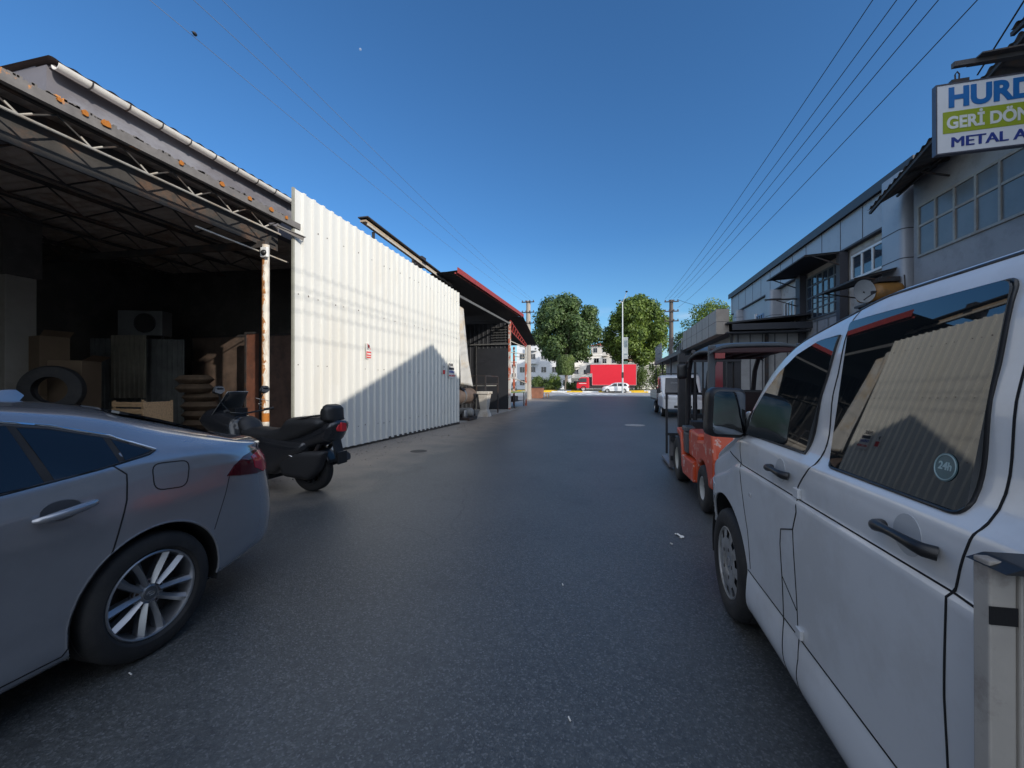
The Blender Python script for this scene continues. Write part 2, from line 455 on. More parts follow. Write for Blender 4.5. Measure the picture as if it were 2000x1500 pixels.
# ------------------------------------------------------------------ materials
M_ = {}
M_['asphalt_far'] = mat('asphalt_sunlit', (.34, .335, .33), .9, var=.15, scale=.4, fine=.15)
M_['rubber'] = mat('rubber', (.018, .018, .019), .7, var=.2, scale=9, bump=.2, bscale=40, stain=(.06, .055, .05), samt=.35)
M_['black'] = mat('black_plastic', (.016, .016, .017), .38, var=.15)
M_['blackm'] = mat('black_matte', (.014, .014, .015), .75, var=.15)
M_['gap'] = mat('panel_gap', (.006, .006, .007), .9)
M_['chrome'] = mat('bright_trim', (.75, .76, .78), .12, metal=1, var=.03)
M_['steel'] = mat('steel', (.42, .42, .42), .42, metal=.9, var=.2, scale=14)
M_['dsteel'] = mat('dark_steel', (.045, .043, .045), .55, metal=.3, var=.3, scale=6, stain=(.10, .045, .02), samt=.5, sscale=5)
M_['glass'] = glassy('tinted_glass', (.006, .007, .009))
M_['wpaint'] = mat('white_car_paint', (.68, .69, .70), .32, coat=.8, var=.02, scale=2, stain=(.42, .40, .37), samt=.28, sscale=1.6)
M_['concrete'] = mat('concrete', (.34, .32, .29), .9, var=.15, scale=3, bump=.3, bscale=50, stain=(.16, .14, .12), samt=.6)
M_['wood'] = mat('wood', (.44, .28, .15), .75, var=.3, scale=4, stretch=(1, 8, 8), bump=.2, bscale=20)
# ------------------------------------------------------------------ ground
def asphalt_mat():
    m = bpy.data.materials.new('asphalt'); m.use_nodes = True; nt = m.node_tree; p = nt.nodes['Principled BSDF']
    L = nt.links.new
    tc = _n(nt, 'ShaderNodeTexCoord')
    vo = _n(nt, 'ShaderNodeTexVoronoi'); vo.inputs['Scale'].default_value = 120; L(tc.outputs['Object'], vo.inputs['Vector'])
    ag = _n(nt, 'ShaderNodeMapRange'); ag.inputs[1].default_value = .0; ag.inputs[2].default_value = .75
    sp = _n(nt, 'ShaderNodeSeparateColor'); L(vo.outputs['Color'], sp.inputs[0])
    pw = _n(nt, 'ShaderNodeMath', operation='POWER'); L(sp.outputs[0], pw.inputs[0]); pw.inputs[1].default_value = 5
    big = _n(nt, 'ShaderNodeTexNoise'); big.inputs['Scale'].default_value = .55; big.inputs['Detail'].default_value = 6; L(tc.outputs['Object'], big.inputs['Vector'])
    mid = _n(nt, 'ShaderNodeTexNoise'); mid.inputs['Scale'].default_value = 28; mid.inputs['Detail'].default_value = 5; mid.inputs['Roughness'].default_value = .75; L(tc.outputs['Object'], mid.inputs['Vector'])
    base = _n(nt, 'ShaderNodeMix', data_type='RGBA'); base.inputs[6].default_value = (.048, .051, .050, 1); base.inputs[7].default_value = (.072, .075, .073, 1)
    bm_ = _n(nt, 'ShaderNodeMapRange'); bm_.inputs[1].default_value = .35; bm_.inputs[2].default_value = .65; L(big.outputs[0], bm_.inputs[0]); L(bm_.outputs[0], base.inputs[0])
    sc_ = _n(nt, 'ShaderNodeMapRange'); sc_.inputs[1].default_value = .3; sc_.inputs[2].default_value = .7; sc_.inputs[3].default_value = .55; sc_.inputs[4].default_value = 1.35
    L(mid.outputs[0], sc_.inputs[0])
    vs = _n(nt, 'ShaderNodeVectorMath', operation='SCALE'); L(base.outputs[2], vs.inputs[0]); L(sc_.outputs[0], vs.inputs['Scale'])
    st = _n(nt, 'ShaderNodeMix', data_type='RGBA'); L(pw.outputs[0], st.inputs[0]); L(vs.outputs[0], st.inputs[6]); st.inputs[7].default_value = (.145, .15, .15, 1)
    # dusty verge near the fence on the left
    se = _n(nt, 'ShaderNodeSeparateXYZ'); L(tc.outputs['Object'], se.inputs[0])
    n2 = _n(nt, 'ShaderNodeTexNoise'); n2.inputs['Scale'].default_value = 1.6; n2.inputs['Detail'].default_value = 8; L(tc.outputs['Object'], n2.inputs['Vector'])
    m2 = _n(nt, 'ShaderNodeMath', operation='MULTIPLY_ADD'); L(n2.outputs[0], m2.inputs[0]); m2.inputs[1].default_value = 2.2; L(se.outputs[0], m2.inputs[2])
    r2 = _n(nt, 'ShaderNodeMapRange'); r2.inputs[1].default_value = -2.3; r2.inputs[2].default_value = -3.7; r2.inputs[4].default_value = .85
    L(m2.outputs[0], r2.inputs[0])
    du = _n(nt, 'ShaderNodeMix', data_type='RGBA'); L(r2.outputs[0], du.inputs[0]); L(st.outputs[2], du.inputs[6])
    dd = _n(nt, 'ShaderNodeMix', data_type='RGBA'); L(mid.outputs[0], dd.inputs[0]); dd.inputs[6].default_value = (.15, .12, .095, 1); dd.inputs[7].default_value = (.36, .30, .24, 1)
    L(dd.outputs[2], du.inputs[7])
    # worn patches, oil spots and a few cracks
    n5 = _n(nt, 'ShaderNodeTexNoise'); n5.inputs['Scale'].default_value = 1.3; n5.inputs['Detail'].default_value = 9; n5.inputs['Roughness'].default_value = .7; L(tc.outputs['Object'], n5.inputs['Vector'])
    r5 = _n(nt, 'ShaderNodeMapRange'); r5.inputs[1].default_value = .57; r5.inputs[2].default_value = .70; r5.inputs[4].default_value = .55; L(n5.outputs[0], r5.inputs[0])
    o5 = _n(nt, 'ShaderNodeMix', data_type='RGBA'); o5.inputs[7].default_value = (.022, .022, .023, 1); L(r5.outputs[0], o5.inputs[0]); L(du.outputs[2], o5.inputs[6])
    wv = _n(nt, 'ShaderNodeMixRGB'); wv.inputs[0].default_value = .25; L(tc.outputs['Object'], wv.inputs[1]); L(n2.outputs['Color'], wv.inputs[2])
    v6 = _n(nt, 'ShaderNodeTexVoronoi', feature='DISTANCE_TO_EDGE'); v6.inputs['Scale'].default_value = .55; L(wv.outputs[0], v6.inputs['Vector'])
    r6 = _n(nt, 'ShaderNodeMapRange'); r6.inputs[1].default_value = .0; r6.inputs[2].default_value = .004; r6.inputs[3].default_value = .75; r6.inputs[4].default_value = 0; L(v6.outputs['Distance'], r6.inputs[0])
    k6 = _n(nt, 'ShaderNodeMath', operation='MULTIPLY'); L(r6.outputs[0], k6.inputs[0]); L(bm_.outputs[0], k6.inputs[1])
    o6 = _n(nt, 'ShaderNodeMix', data_type='RGBA'); o6.inputs[7].default_value = (.016, .016, .017, 1); L(k6.outputs[0], o6.inputs[0]); L(o5.outputs[2], o6.inputs[6])
    L(o6.outputs[2], p.inputs['Base Color'])
    p.inputs['Roughness'].default_value = .50; p.inputs['Specular IOR Level'].default_value = .85
    bp = _n(nt, 'ShaderNodeBump'); bp.inputs['Strength'].default_value = .35; bp.inputs['Distance'].default_value = .004
    L(vo.outputs['Distance'], bp.inputs['Height']); L(bp.outputs[0], p.inputs['Normal'])
    return m
g = MB()
ys = [-60, -5, 5, 20, 25]+[25+i*2.5 for i in range(1, 16)]+[90, 200, 900]
xs = [-600, -60, -8, 0, 8, 60, 600]
vs = [(x, y, gz(y)) for y in ys for x in xs]; k = len(xs)
g.add(vs, [(i*k+j, i*k+j+1, (i+1)*k+j+1, (i+1)*k+j) for i in range(len(ys)-1) for j in range(k-1)])
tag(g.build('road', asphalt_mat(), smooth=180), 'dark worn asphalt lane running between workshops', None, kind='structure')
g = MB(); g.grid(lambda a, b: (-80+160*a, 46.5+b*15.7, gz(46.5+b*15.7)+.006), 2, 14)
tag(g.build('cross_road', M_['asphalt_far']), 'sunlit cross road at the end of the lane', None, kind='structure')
g = MB(); g.box(-90, 110, 70, 260, .2, gz(70)+.12)
tag(g.build('ground', mat('verge_grass', (.13, .13, .07), .95, var=.35, scale=1.5, bump=.5, bscale=8)), 'grassy verge beyond the cross road', None, kind='structure')
# concrete apron under the shed on the left
g = MB(); g.add([(-5.75, 14.3, .02), (-5.6, 24.4, .02), (-15, 24.4, .02), (-15, 14.3, .02), (-5.75, 14.3, -.2), (-5.6, 24.4, -.2), (-15, 24.4, -.2), (-15, 14.3, -.2)],
      [(0, 1, 2, 3), (4, 7, 6, 5), (0, 4, 5, 1), (1, 5, 6, 2), (2, 6, 7, 3), (3, 7, 4, 0)])
tag(g.build('concrete_apron', M_['concrete']), 'pale concrete floor edge of the open red roofed shed', None, kind='structure')
# hatch markings
mk = mat('road_paint', (.82, .82, .8), .8, var=.15, scale=3, stain=(.2, .2, .2), samt=.6, sscale=3)
g = MB()
for i in range(6):
    x0, y0 = loc(1096+i*13, 61.5); x1, y1 = loc(1122+i*17, 48.5); P = [Vector((x0, y0)).lerp(Vector((x1, y1)), k/8) for k in range(9)]
    vs = [(p.x+d_, p.y, gz(p.y)+.016) for p in P for d_ in (-.26, .26)]; g.add(vs, [(2*k, 2*k+1, 2*k+3, 2*k+2) for k in range(8)])
tag(g.build('road_markings', mk), 'white hatched paint lines on the cross road', None, kind='structure')
# yellow / white kerbs of the median
ky = mat('yellow_paint', (.80, .50, .02), .7, var=.1, stain=(.3, .2, .05), samt=.3); kw = mat('white_paint', (.72, .72, .70), .7, var=.08, stain=(.3, .3, .3), samt=.3)
g = MB(); x = -16.0; i = 0
while x < 14:
    L_ = 2.4; z = gz(62.3); g.box(x, x+L_-.02, 62.2, 62.5, z-.05, z+.2, i % 2); x += L_; i += 1
tag(g.build('kerb', [ky, kw], bevel=.02), 'yellow and white painted kerb along the cross road', None, kind='structure')
g = MB(); x = -16.0; i = 0
while x < 24:
    g.box(x, x+2.38, 69.6, 69.9, .3, .62, i % 2); x += 2.4; i += 1
tag(g.build('kerb', [ky, kw], bevel=.02), 'far yellow and white kerb in front of the hedge', None, kind='structure')
# metal cover, litter
g = MB(); g.lathe([(0, .012), (.27, .012), (.28, .008), (.36, .008), (.37, 0)], 32, Matrix.Translation((.92, 15.6, 0)))
tag(g.build('manhole_cover', mat('manhole', (.30, .29, .28), .6, var=.2, bump=.5, bscale=30)), 'pale round manhole cover set in the asphalt ahead', 'manhole cover')
g = MB(); g.lathe([(0, .012), (.12, .012), (.13, .008), (.18, .006), (.19, 0)], 32, Matrix.Translation((-4.2, 8.3, 0)))
tag(g.build('drain_cover', mat('drain', (.06, .055, .05), .7, var=.3, bump=.5, bscale=30)), 'small dark drain cover in the dusty verge near white fence', 'drain cover')
butt = mat('cigarette_paper', (.75, .73, .68), .8)
def ground_at(px, py):
    D = CAMH*F/(py-752); return loc(px, D)
for (px, py, rz, lab) in ((1112, 1404, .5, 'white cigarette end lying on the asphalt in the foreground'), (256, 1316, 1.4, 'small pale cigarette end beside the silver car wheel'),
                          (1099, 1142, .3, 'thin pale cigarette end on the asphalt mid lane')):
    x, y = ground_at(px, py); g = MB(); g.cyl((0, -.011, .004), (0, .011, .004), .0036, 10); o = g.build('cigarette_butt', butt, smooth=40)
    o.location = (x, y, 0); o.rotation_euler = (0, 0, rz); tag(o, lab, 'litter')
for (px, py, w_, lab) in ((1327, 1048, .07, 'crumpled white paper scrap on the asphalt left of the white van'), (1311, 1064, .02, 'tiny white paper crumb beside the larger scrap near the van')):
    x, y = ground_at(px, py); g = MB(); rnd = random.Random(int(px))
    g.grid(lambda a, b: (x+(a-.5)*w_*.5+.3*w_*math.sin(b*5), y+(b-.5)*w_*1.6, .004+.012*abs(math.sin(a*5+b*7))), 5, 8)
    tag(g.build('paper_scrap', butt, smooth=60), lab, 'litter')
# loose stones along the verge
rnd = random.Random(5); g = MB()
for i in range(900):
    y = rnd.uniform(4.8, 14.6); x = -5.85+abs(rnd.gauss(0, .45)); r_ = rnd.uniform(.006, .03)*(1.3 if rnd.random() < .08 else .7)
    Mx = Matrix.Translation((x, y, r_*.3)) @ Euler((rnd.random()*3, rnd.random()*3, rnd.random()*3)).to_matrix().to_4x4()
    vs = [Mx @ (Vector(v)*r_*rnd.uniform(.6, 1.1)) for v in ((1, 0, 0), (-1, 0, 0), (0, 1, 0), (0, -1, 0), (0, 0, .7), (0, 0, -.7))]
    g.add(vs, [(0, 2, 4), (2, 1, 4), (1, 3, 4), (3, 0, 4), (2, 0, 5), (1, 2, 5), (3, 1, 5), (0, 3, 5)])
tag(g.build('rubble', mat('rubble', (.30, .27, .24), .9, var=.5, scale=20)), 'loose stones and grit along the foot of the white fence', kind='stuff')

# ------------------------------------------------------------------ left: open shed with canopy
shed_wall = mat('shed_grey_wall', (.15, .145, .165), .8, var=.12, scale=1.2, stain=(.30, .31, .35), samt=.5, sscale=1.3, stretch=(1, .4, 1))
inner = mat('dark_inner_wall', (.075, .07, .064), .9, var=.3, scale=1.0, stain=(.11, .10, .09), samt=.5)  # inner walls: dark base tone with random lighter patches
rusty = mat('rusty_edge', (.16, .15, .145), .8, var=.25, scale=5, stain=(.75, .28, .03), samt=.95, sscale=1.15, sth=(.60, .64))
sheet = mat('canopy_sheet', (.48, .41, .36), .7, var=.25, scale=1.5, stain=(.22, .12, .06), samt=.5)
cream = mat('cream_paint', (.46, .43, .38), .6, var=.08, scale=8, stain=(.35, .25, .15), samt=.5, sscale=6)
shed = thing('open_workshop', 'dark open fronted workshop under a rusty metal canopy, left', 'workshop', (-6.05, 0, 0))
OX = -6.05
def sb(): return MB()
X = lambda x: x-OX
# main building walls above the canopy (grey) and its end wall
g = MB(); g.box(X(-6.95), X(-6.75), 3.42, 14.3, 4.66, 5.46); g.box(X(-13.4), X(-6.95), 3.42, 3.55, 4.66, 5.48)
g.build('upper_wall', shed_wall, shed)
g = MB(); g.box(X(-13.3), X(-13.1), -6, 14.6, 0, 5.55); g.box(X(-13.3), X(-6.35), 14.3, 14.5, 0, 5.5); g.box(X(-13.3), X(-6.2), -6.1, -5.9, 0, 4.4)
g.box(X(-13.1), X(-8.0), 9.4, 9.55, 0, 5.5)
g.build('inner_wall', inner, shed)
# roof of the main building
g = MB(); corr_roof(g, (X(-6.60), 3.36, 5.50), (0, 11.0, 0), (-6.9, 0, .22), .2, .022)
g.build('roof', mat('dark_roof_sheet', (.06, .045, .045), .7, var=.2), shed)
g = MB(); g.box(X(-6.75), X(-6.66), 3.44, 14.3, 5.43, 5.455)
g.build('soffit', mat('soffit', (.10, .085, .095), .8), shed)
# canopy sheet and edge beam
g = MB(); corr_roof(g, (X(-6.0), -5.9, 4.66), (0, 12.35, 0), (-7.2, 0, .25), .18, .03)
corr_roof(g, (X(-6.75), 6.45, 4.69), (0, 8.0, 0), (-6.45, 0, .22), .18, .03)
g.build('canopy_roof', sheet, shed)
g = MB(); g.box(X(-6.04), X(-5.97), -5.9, 6.72, 4.585, 4.70)
rnd = random.Random(3)
for i in range(220):
    y = rnd.uniform(-3, 6.6); h = rnd.uniform(.01, .035); g.box(X(-6.05), X(-5.975), y, y+rnd.uniform(.02, .08), 4.70, 4.70+h)
g.build('canopy_edge', rusty, shed)
g = MB(); corr(g, (X(-6.12), -5.8), (X(-6.12), 2.35), 3.85, 4.58, .2, .02); g.build('shade_valance', sheet, shed)  # unseen sheet added to keep sun off the inner back wall
rt = mat('rust_orange', (.42, .15, .02), .85, var=.35, scale=30, stain=(.2, .06, .02), samt=.5, sscale=30)
for y, s_ in ((3.35, .9), (3.55, 1.3), (4.43, 1.0), (5.05, 1.0), (5.55, 1.0), (6.0, 1.1), (6.35, 1.0), (3.12, .6)):
    g = MB(); pts = [(math.cos(a)*.036*s_*(.7+.5*rnd.random()), max(-.03, math.sin(a)*.04*s_*(.7+.5*rnd.random()))) for a in [i*.57 for i in range(11)]]
    g.prism(pts, frame((X(-5.965), y, 4.68), (0, 1, 0), (0, 0, 1)), .02); g.build('rusted_purlin_end', rt, shed)
# lattice joists
lat = mat('joist_paint', (.05, .047, .045), .7, var=.3, stain=(.2, .1, .05), samt=.4)
def joist(x, ztop, zbot, y0, y1, step, mt, parent, r=.011, cr=.018, ch=None):
    g = MB(); g.beam((X(x), y0, ztop), (X(x), y1, ztop), .05, .05)
    y = y0; pts = []; k = 0
    while y < y1-.01:
        pts.append((X(x), y, ztop-.03 if k % 2 == 0 else zbot)); y += step/2; k += 1
    for a, b in zip(pts, pts[1:]): g.cyl(a, b, r, 6)
    if ch is None: g.cyl((X(x), y0, zbot), (X(x), y1, zbot), cr, 8)
    g.build('roof_truss', mt, parent, smooth=40)
    if ch is not None:
        g = MB(); g.cyl((X(x), y0, zbot), (X(x), y1, zbot), cr, 8)
        for p in pts:
            if abs(p[2]-zbot) < .01:
                for q in (-1, 1): g.cyl((p[0]+.004, p[1], p[2]), (p[0]+.004, p[1]+q*step*.17, p[2]+(ztop-zbot)*.34), r*1.05, 6)  # lower web ends in cream: the sunlit part is put into the colour
        g.build('bottom_chord', ch, parent, smooth=40)
joist(-6.10, 4.60, 4.37, -5.5, 6.35, .62, lat, shed, ch=cream)
for i in range(5):
    x = -7.4-1.25*i; z = 4.62+.22*(-6-x)/7.2+.0
    joist(x, z-.02, z-.36, -5.5, 8.5 if i else 6.6, .9, lat, shed, r=.014, cr=.02)
# inner beam, and a dark plate added behind the truss to block sun
g = MB(); g.beam((X(-6.2), 6.15, 4.12), (X(-13), 6.15, 4.3), .09, .12)
g.box(X(-6.42), X(-6.38), -5.8, 6.58, 4.15, 4.62); g.build('beam', lat, shed)
g = MB(); g.cyl((X(-6.3), 4.9, 3.99), (X(-6.3), 6.75, 3.97), .016, 8); g.build('tie_rod', cream, shed, smooth=40)
# post with rust
pm = bpy.data.materials.new('rusty_white_post'); 
pm = mat('rusty_white_post', (.66, .62, .54), .6, var=.08, scale=6, stain=(.40, .28, .18), samt=.6, sscale=2.2, stretch=(4, 4, .8), sth=(.52, .60))
g = MB(); g.tube([(X(-6.2), 6.12, .0), (X(-6.2), 6.12, 4.1)], .062, 20); g.box(X(-6.31), X(-6.09), 6.01, 6.23, 0, .015)
g.build('post', pm, shed, smooth=40)
g = MB(); g.tube([(X(-6.2), 6.12, .82), (X(-6.2), 6.12, .98)], .0635, 20); g.build('rusted_band', rt, shed, smooth=40)
rnd = random.Random(17); g = MB(); vs = []; n_ = 60
for i in range(n_+1):
    z = .98+2.95*i/n_; a1 = R(285)+R(30)*math.sin(i*.45)*rnd.uniform(.2, 1)+R(18)*math.sin(i*1.7)
    for k in range(7):
        a = R(215)+(a1-R(215))*k/6+R(25)*(k == 6)*rnd.uniform(0, 1); vs.append((X(-6.2)+.0632*math.cos(a), 6.12+.0632*math.sin(a), z))
g.add(vs, [(i*7+k, i*7+k+1, (i+1)*7+k+1, (i+1)*7+k) for i in range(n_) for k in range(6)])
g.build('rust_streak', mat('post_rust', (.44, .19, .06), .85, var=.4, scale=18, stain=(.12, .06, .04), samt=.7, sscale=9), shed, smooth=60)
g = MB(); g.tube([(X(-6.2)+.05*math.cos(a*3)*1.7, 6.05+.07*math.sin(a*2), 1.0+.05*a) for a in [i*.35 for i in range(16)]], .004, 6); g.build('wire_tie', M_['steel'], shed, smooth=40)
# gutter in sections with brackets
gm = mat('white_gutter', (.72, .70, .66), .5, var=.06, scale=4, stain=(.35, .33, .3), samt=.4, stretch=(1, .3, 1))
def gprof(r=.07): return [(r*math.cos(a), r*math.sin(a)) for a in [math.pi+math.pi*i/10 for i in range(11)]]
g = MB(); pr = gprof(); N = len(pr)
vs = []
for y in (3.42, 14.35):
    for a, b in pr+[(.062, 0.0)]+[(q*.86, w_*.86) for q, w_ in pr[::-1]]: vs.append((X(-6.60)+a, y, 5.44+b))
K = 2*N+1
g.add(vs, [(i, i+1, K+i+1, K+i) for i in range(K-1)]+[tuple(range(K)), tuple(range(K, 2*K))])
gu = g.build('gutter', gm, shed, smooth=40)
y = 3.75
while y < 14: g = MB(); g.tube([(X(-6.60)+a*1.12, y, 5.44+b*1.12) for a, b in pr], .009, 6); g.build('bracket', M_['dsteel'], gu, smooth=40); y += .42
# security camera on the post
cm = thing('security_camera', 'small white dome camera fixed on top of rusty white post', 'camera', (-6.13, 6.03, 3.93))
g = MB(); g.box(-.09, .06, -.02, .04, -.09, .10); g.build('housing', mat('camera_white', (.75, .75, .73), .4), cm, bevel=.015)
g = MB(); g.lathe([(.0, .05), (.03, .045), (.05, .02), (.055, 0)], 20, frame((0, -.02, -.01), (1, 0, 0), (0, 0, 1), (0, -1, 0))); g.build('lens', M_['black'], cm, smooth=60)
# contents
g = thing('timber_crate', 'pale slatted wooden crate standing inside the dark workshop', 'crate', (-8.3, 5.5, 0)); g.scale = (.78, .8, 1)
for i in range(5):
    b = MB(); b.box(-.48, .48, -.30, -.28, .64+i*.118, .64+i*.118+.086); b.build('board', M_['wood'], g, bevel=.004)
b = MB()
for sx in (-.48, .44):
    for sy in (-.28, .28): b.box(sx, sx+.04, sy, sy+.04, .02, 1.22)
b.box(.46, .48, -.24, .28, .6, 1.2); b.box(-.46, .46, .3, .32, .5, 1.1); b.box(-.44, .44, -.24, .28, .44, .48)
b.build('frame', M_['wood'], g)
card = mat('cardboard', (.13, .09, .055), .85, var=.15)
def carton(x, y, z, w_, d_, h_, rz, lab):
    g = thing('cardboard_box', lab, 'box', (x, y, z), rz, 'cartons inside the workshop')
    b = MB(); b.box(-w_/2, w_/2, -d_/2, d_/2, 0, h_); b.build('carton', card, g, bevel=.006)
    b = MB(); b.box(-w_/2-.001, w_/2+.001, -.03, .03, h_+.001, h_+.003); b.build('tape', mat('tape', (.4, .3, .18), .3), g)
    b = MB(); b.add([(w_/2, -d_/2, h_), (w_/2, d_/2, h_), (w_/2+.16, d_/2, h_+.1), (w_/2+.16, -d_/2, h_+.1)], [(0, 1, 2, 3)]); b.build('flap', card, g)
carton(-10.6, 5.42, 0, .5, .45, 1.3, .2, 'tall brown carton deep in the workshop left of the crate')
carton(-10.6, 5.42, 1.305, .42, .42, 1.13, -.1, 'upper brown carton stacked on another deep in the workshop')
carton(-9.75, 5.35, 0, .5, .5, 1.95, .5, 'leaning brown carton with open flap behind the silver car roof')
g = thing('concrete_pillar', 'whitish square pillar at the back left of the dark workshop', 'pillar', (-11.0, 5.13, 0))
b = MB(); b.box(-.21, .21, -.21, .21, 0, 3.55); b.build('shaft', mat('pillar_plaster', (.26, .24, .21), .85, var=.1, stain=(.2, .18, .15), samt=.5), g, bevel=.01)
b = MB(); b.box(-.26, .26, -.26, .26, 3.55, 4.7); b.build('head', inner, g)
g = thing('worn_tyre', 'black tyre leaning by the cartons in the workshop', 'tyre', (-9.45, 4.88, .0), .75)
b = MB(); b.lathe([(.34, -.12), (.30, -.16), (.44, -.16), (.53, -.13), (.56, -.05), (.56, .05), (.53, .13), (.44, .16), (.30, .16), (.34, .12)], 40, frame((0, 0, 1.42), (.75, 0, 0), (0, 0, .75), (0, -.75, 0)), close=True)
b.build('tread', M_['rubber'], g, smooth=40); b = MB(); b.box(-.3, .3, -.2, .2, 0, 1.0); b.build('stand', M_['dsteel'], g)
g = thing('air_conditioner', 'grey boxed air conditioner outdoor unit in the dark workshop', 'air conditioner', (-11.3, 7.55, 2.72), .35)
b = MB(); b.box(-.5, .5, -.18, .18, 0, .62); b.build('casing', mat('ac_grey', (.12, .125, .125), .5), g, bevel=.02)
b = MB(); b.lathe([(0, .0), (.22, .0), (.24, .02), (.24, -.03)], 28, frame((.12, -.185, .31), (1, 0, 0), (0, 0, 1), (0, -1, 0))); b.build('fan_grille', M_['black'], g, smooth=40)
b = MB(); b.box(-.5, -.44, -.1, .1, -2.72, 0); b.box(.44, .5, -.1, .1, -2.72, 0); b.build('stand', M_['dsteel'], g)
g = thing('corrugated_sheet_pile', 'grey corrugated sheets leaning against the workshop back wall', 'metal sheets', (-11.0, 7.0, 0), .25)
b = MB(); corr(b, (-.9, 0), (1.1, .25), .25, 2.6, .11, .03); b.build('sheet', mat('zinc', (.13, .135, .13), .6, metal=.2, var=.25, scale=3), g)
b = MB(); corr(b, (-.3, -.12), (.5, -.1), 1.2, 2.66, .11, .03); b.build('sheet', mat('zinc_tan', (.17, .155, .12), .6, var=.25, scale=3), g)
brk = mat('brick_heap', (.12, .08, .05), .9, var=.4, scale=6, bump=.6, bscale=12)
g = thing('rubble_sack_stack', 'stack of tan sacks piled inside the dark workshop', 'sacks', (-8.6, 6.8, 0)); rnd = random.Random(8)
for i in range(9):
    b = MB(); b.lathe([(0, -.10), (.22, -.09), (.30, 0), (.22, .09), (0, .10)], 16, Matrix.Translation((rnd.uniform(-.1, .1), rnd.uniform(-.1, .1), .1+.19*i)) @ Matrix.Diagonal((1.5, .9, 1, 1)))
    b.build('sack', brk, g, smooth=60)
for (x, y, w_, h_, lab, col) in ((-8.46, 8.0, .48, 2.8, 'tall rust brown steel panel behind the white post', (.17, .07, .045)), (-7.6, 7.9, .85, 2.72, 'dark brown steel panel next to the white fence inside', (.12, .075, .06)), (-9.95, 8.4, 1.9, 2.8, 'wide dark brown panel standing at the workshop back', (.10, .07, .055))):
    g = thing('standing_board', lab, 'board', (x, y, 0), 0, 'boards in the workshop')
    b = MB(); b.box(-w_/2, w_/2, -.02, .02, .02, h_); b.build('sheet', mat('panel', col, .6, var=.3, stain=(.03, .03, .03), samt=.5), g)
    b = MB(); b.box(-w_/2, -w_/2+.05, -.04, -.021, .02, h_); b.box(w_/2-.05, w_/2, -.04, -.021, .02, h_); b.box(-w_/2+.05, w_/2-.05, -.04, -.021, h_-.05, h_); b.build('rim', M_['dsteel'], g)

# ------------------------------------------------------------------ white corrugated fence
fm = mat('white_sheet', (.67, .67, .635), .42, var=.04, scale=1.2, stain=(.50, .46, .38), samt=.22, sscale=1.2, stretch=(1, 1, .25))
FA = Vector((-6.0, 6.6)); FB = Vector((-5.66, 14.5))
fe = thing('corrugated_fence', 'tall white corrugated metal fence beside the open workshop', 'fence', (FA.x, FA.y, 0))
g = MB(); corr(g, (0, 0), FB-FA, .06, 5.36, .2635, .042, z1b=5.06, prof=[(0, 0), (.66, 0), (.72, 1), (.94, 1), (1.0, 0)])
rr = bmesh.new(); me = g.mesh(False); o = finish('panel', me, fm, fe)
so_ = o.modifiers.new('thick', 'SOLIDIFY'); so_.thickness = .0015; so_.offset = 0
g = MB(); g.box(-.05, -.008, -.03, .03, .03, 5.38); g.build('edge_post', mat('fence_frame', (.28, .28, .24), .6), fe)
g = MB(); d = (FB-FA).normalized()
for z in (.5, 1.9, 3.3, 4.7): g.beam((-.05, 0, z), (FB.x-FA.x-.05, FB.y-FA.y, z), .05, .05)
g.build('rail', M_['dsteel'], fe)
g = MB(); rnd = random.Random(2); nrm = Vector((d.y, -d.x)); Lf = (FB-FA).length; scm = mat('screw', (.12, .10, .09), .5, metal=.5)
for z in (.5, 1.9, 3.3, 4.7):
    i = 1
    while i*.2635 < Lf:
        if rnd.random() < .8:
            p = d*(i*.2635-.2635*.67)+nrm*.0; g.cyl((p.x, p.y, z+rnd.uniform(-.03, .03)), (p.x+nrm.x*.008, p.y+nrm.y*.008, z), .011, 6)
        i += 1 if rnd.random() < .5 else 2
g.build('screws', scm, fe, smooth=40)
g = MB(); g.beam((-.08, .4, .05), (FB.x-FA.x-.02, FB.y-FA.y, .03), .14, .1); g.build('footing', mat('dark_sill', (.05, .045, .04), .9, var=.3), fe)
# strut end poking through at the canopy
g = thing('angle_iron', 'rusty angle iron poking out past the fence edge', 'bracket', (-5.98, 6.5, 4.45)); b = MB(); b.beam((-.1, -.25, .05), (.12, .22, -.02), .05, .012); b.beam((-.1, -.25, .05), (.1, .2, -.06), .012, .07); b.build('arm', rusty, g)
# roof strip seen above the fence
g = thing('roof_ledge', 'weathered roof ledge showing above the white fence', 'roof edge', (-6.35, 8.6, 0))
b = MB(); b.beam((0, .75, 5.86), (0, 6.7, 5.62), .18, .05); b.build('flashing', mat('ledge_tan', (.40, .31, .22), .8, var=.3, scale=5), g)
b = MB(); b.beam((.03, .7, 5.94), (.03, 6.7, 5.69), .3, .03); b.build('cap', M_['dsteel'], g)
b = MB(); b.beam((.1, .8, 5.78), (.1, 6.7, 5.55), .03, .06); b.build('batten', cream, g)
b = MB()
b.beam((.02, 1.2, 4.6), (.02, 6.0, 4.6), .05, .05)
for y in (1.2, 3.6, 6.0): b.beam((.02, y, 4.6), (.02, y, 5.72), .06, .06)
b.build('support', M_['dsteel'], g, kind=None)
for y in (4.0, 6.0): b = MB(); b.box(-.3, .1, y, y+.3, 5.6, 5.95); b.build('vent_block', M_['dsteel'], g)
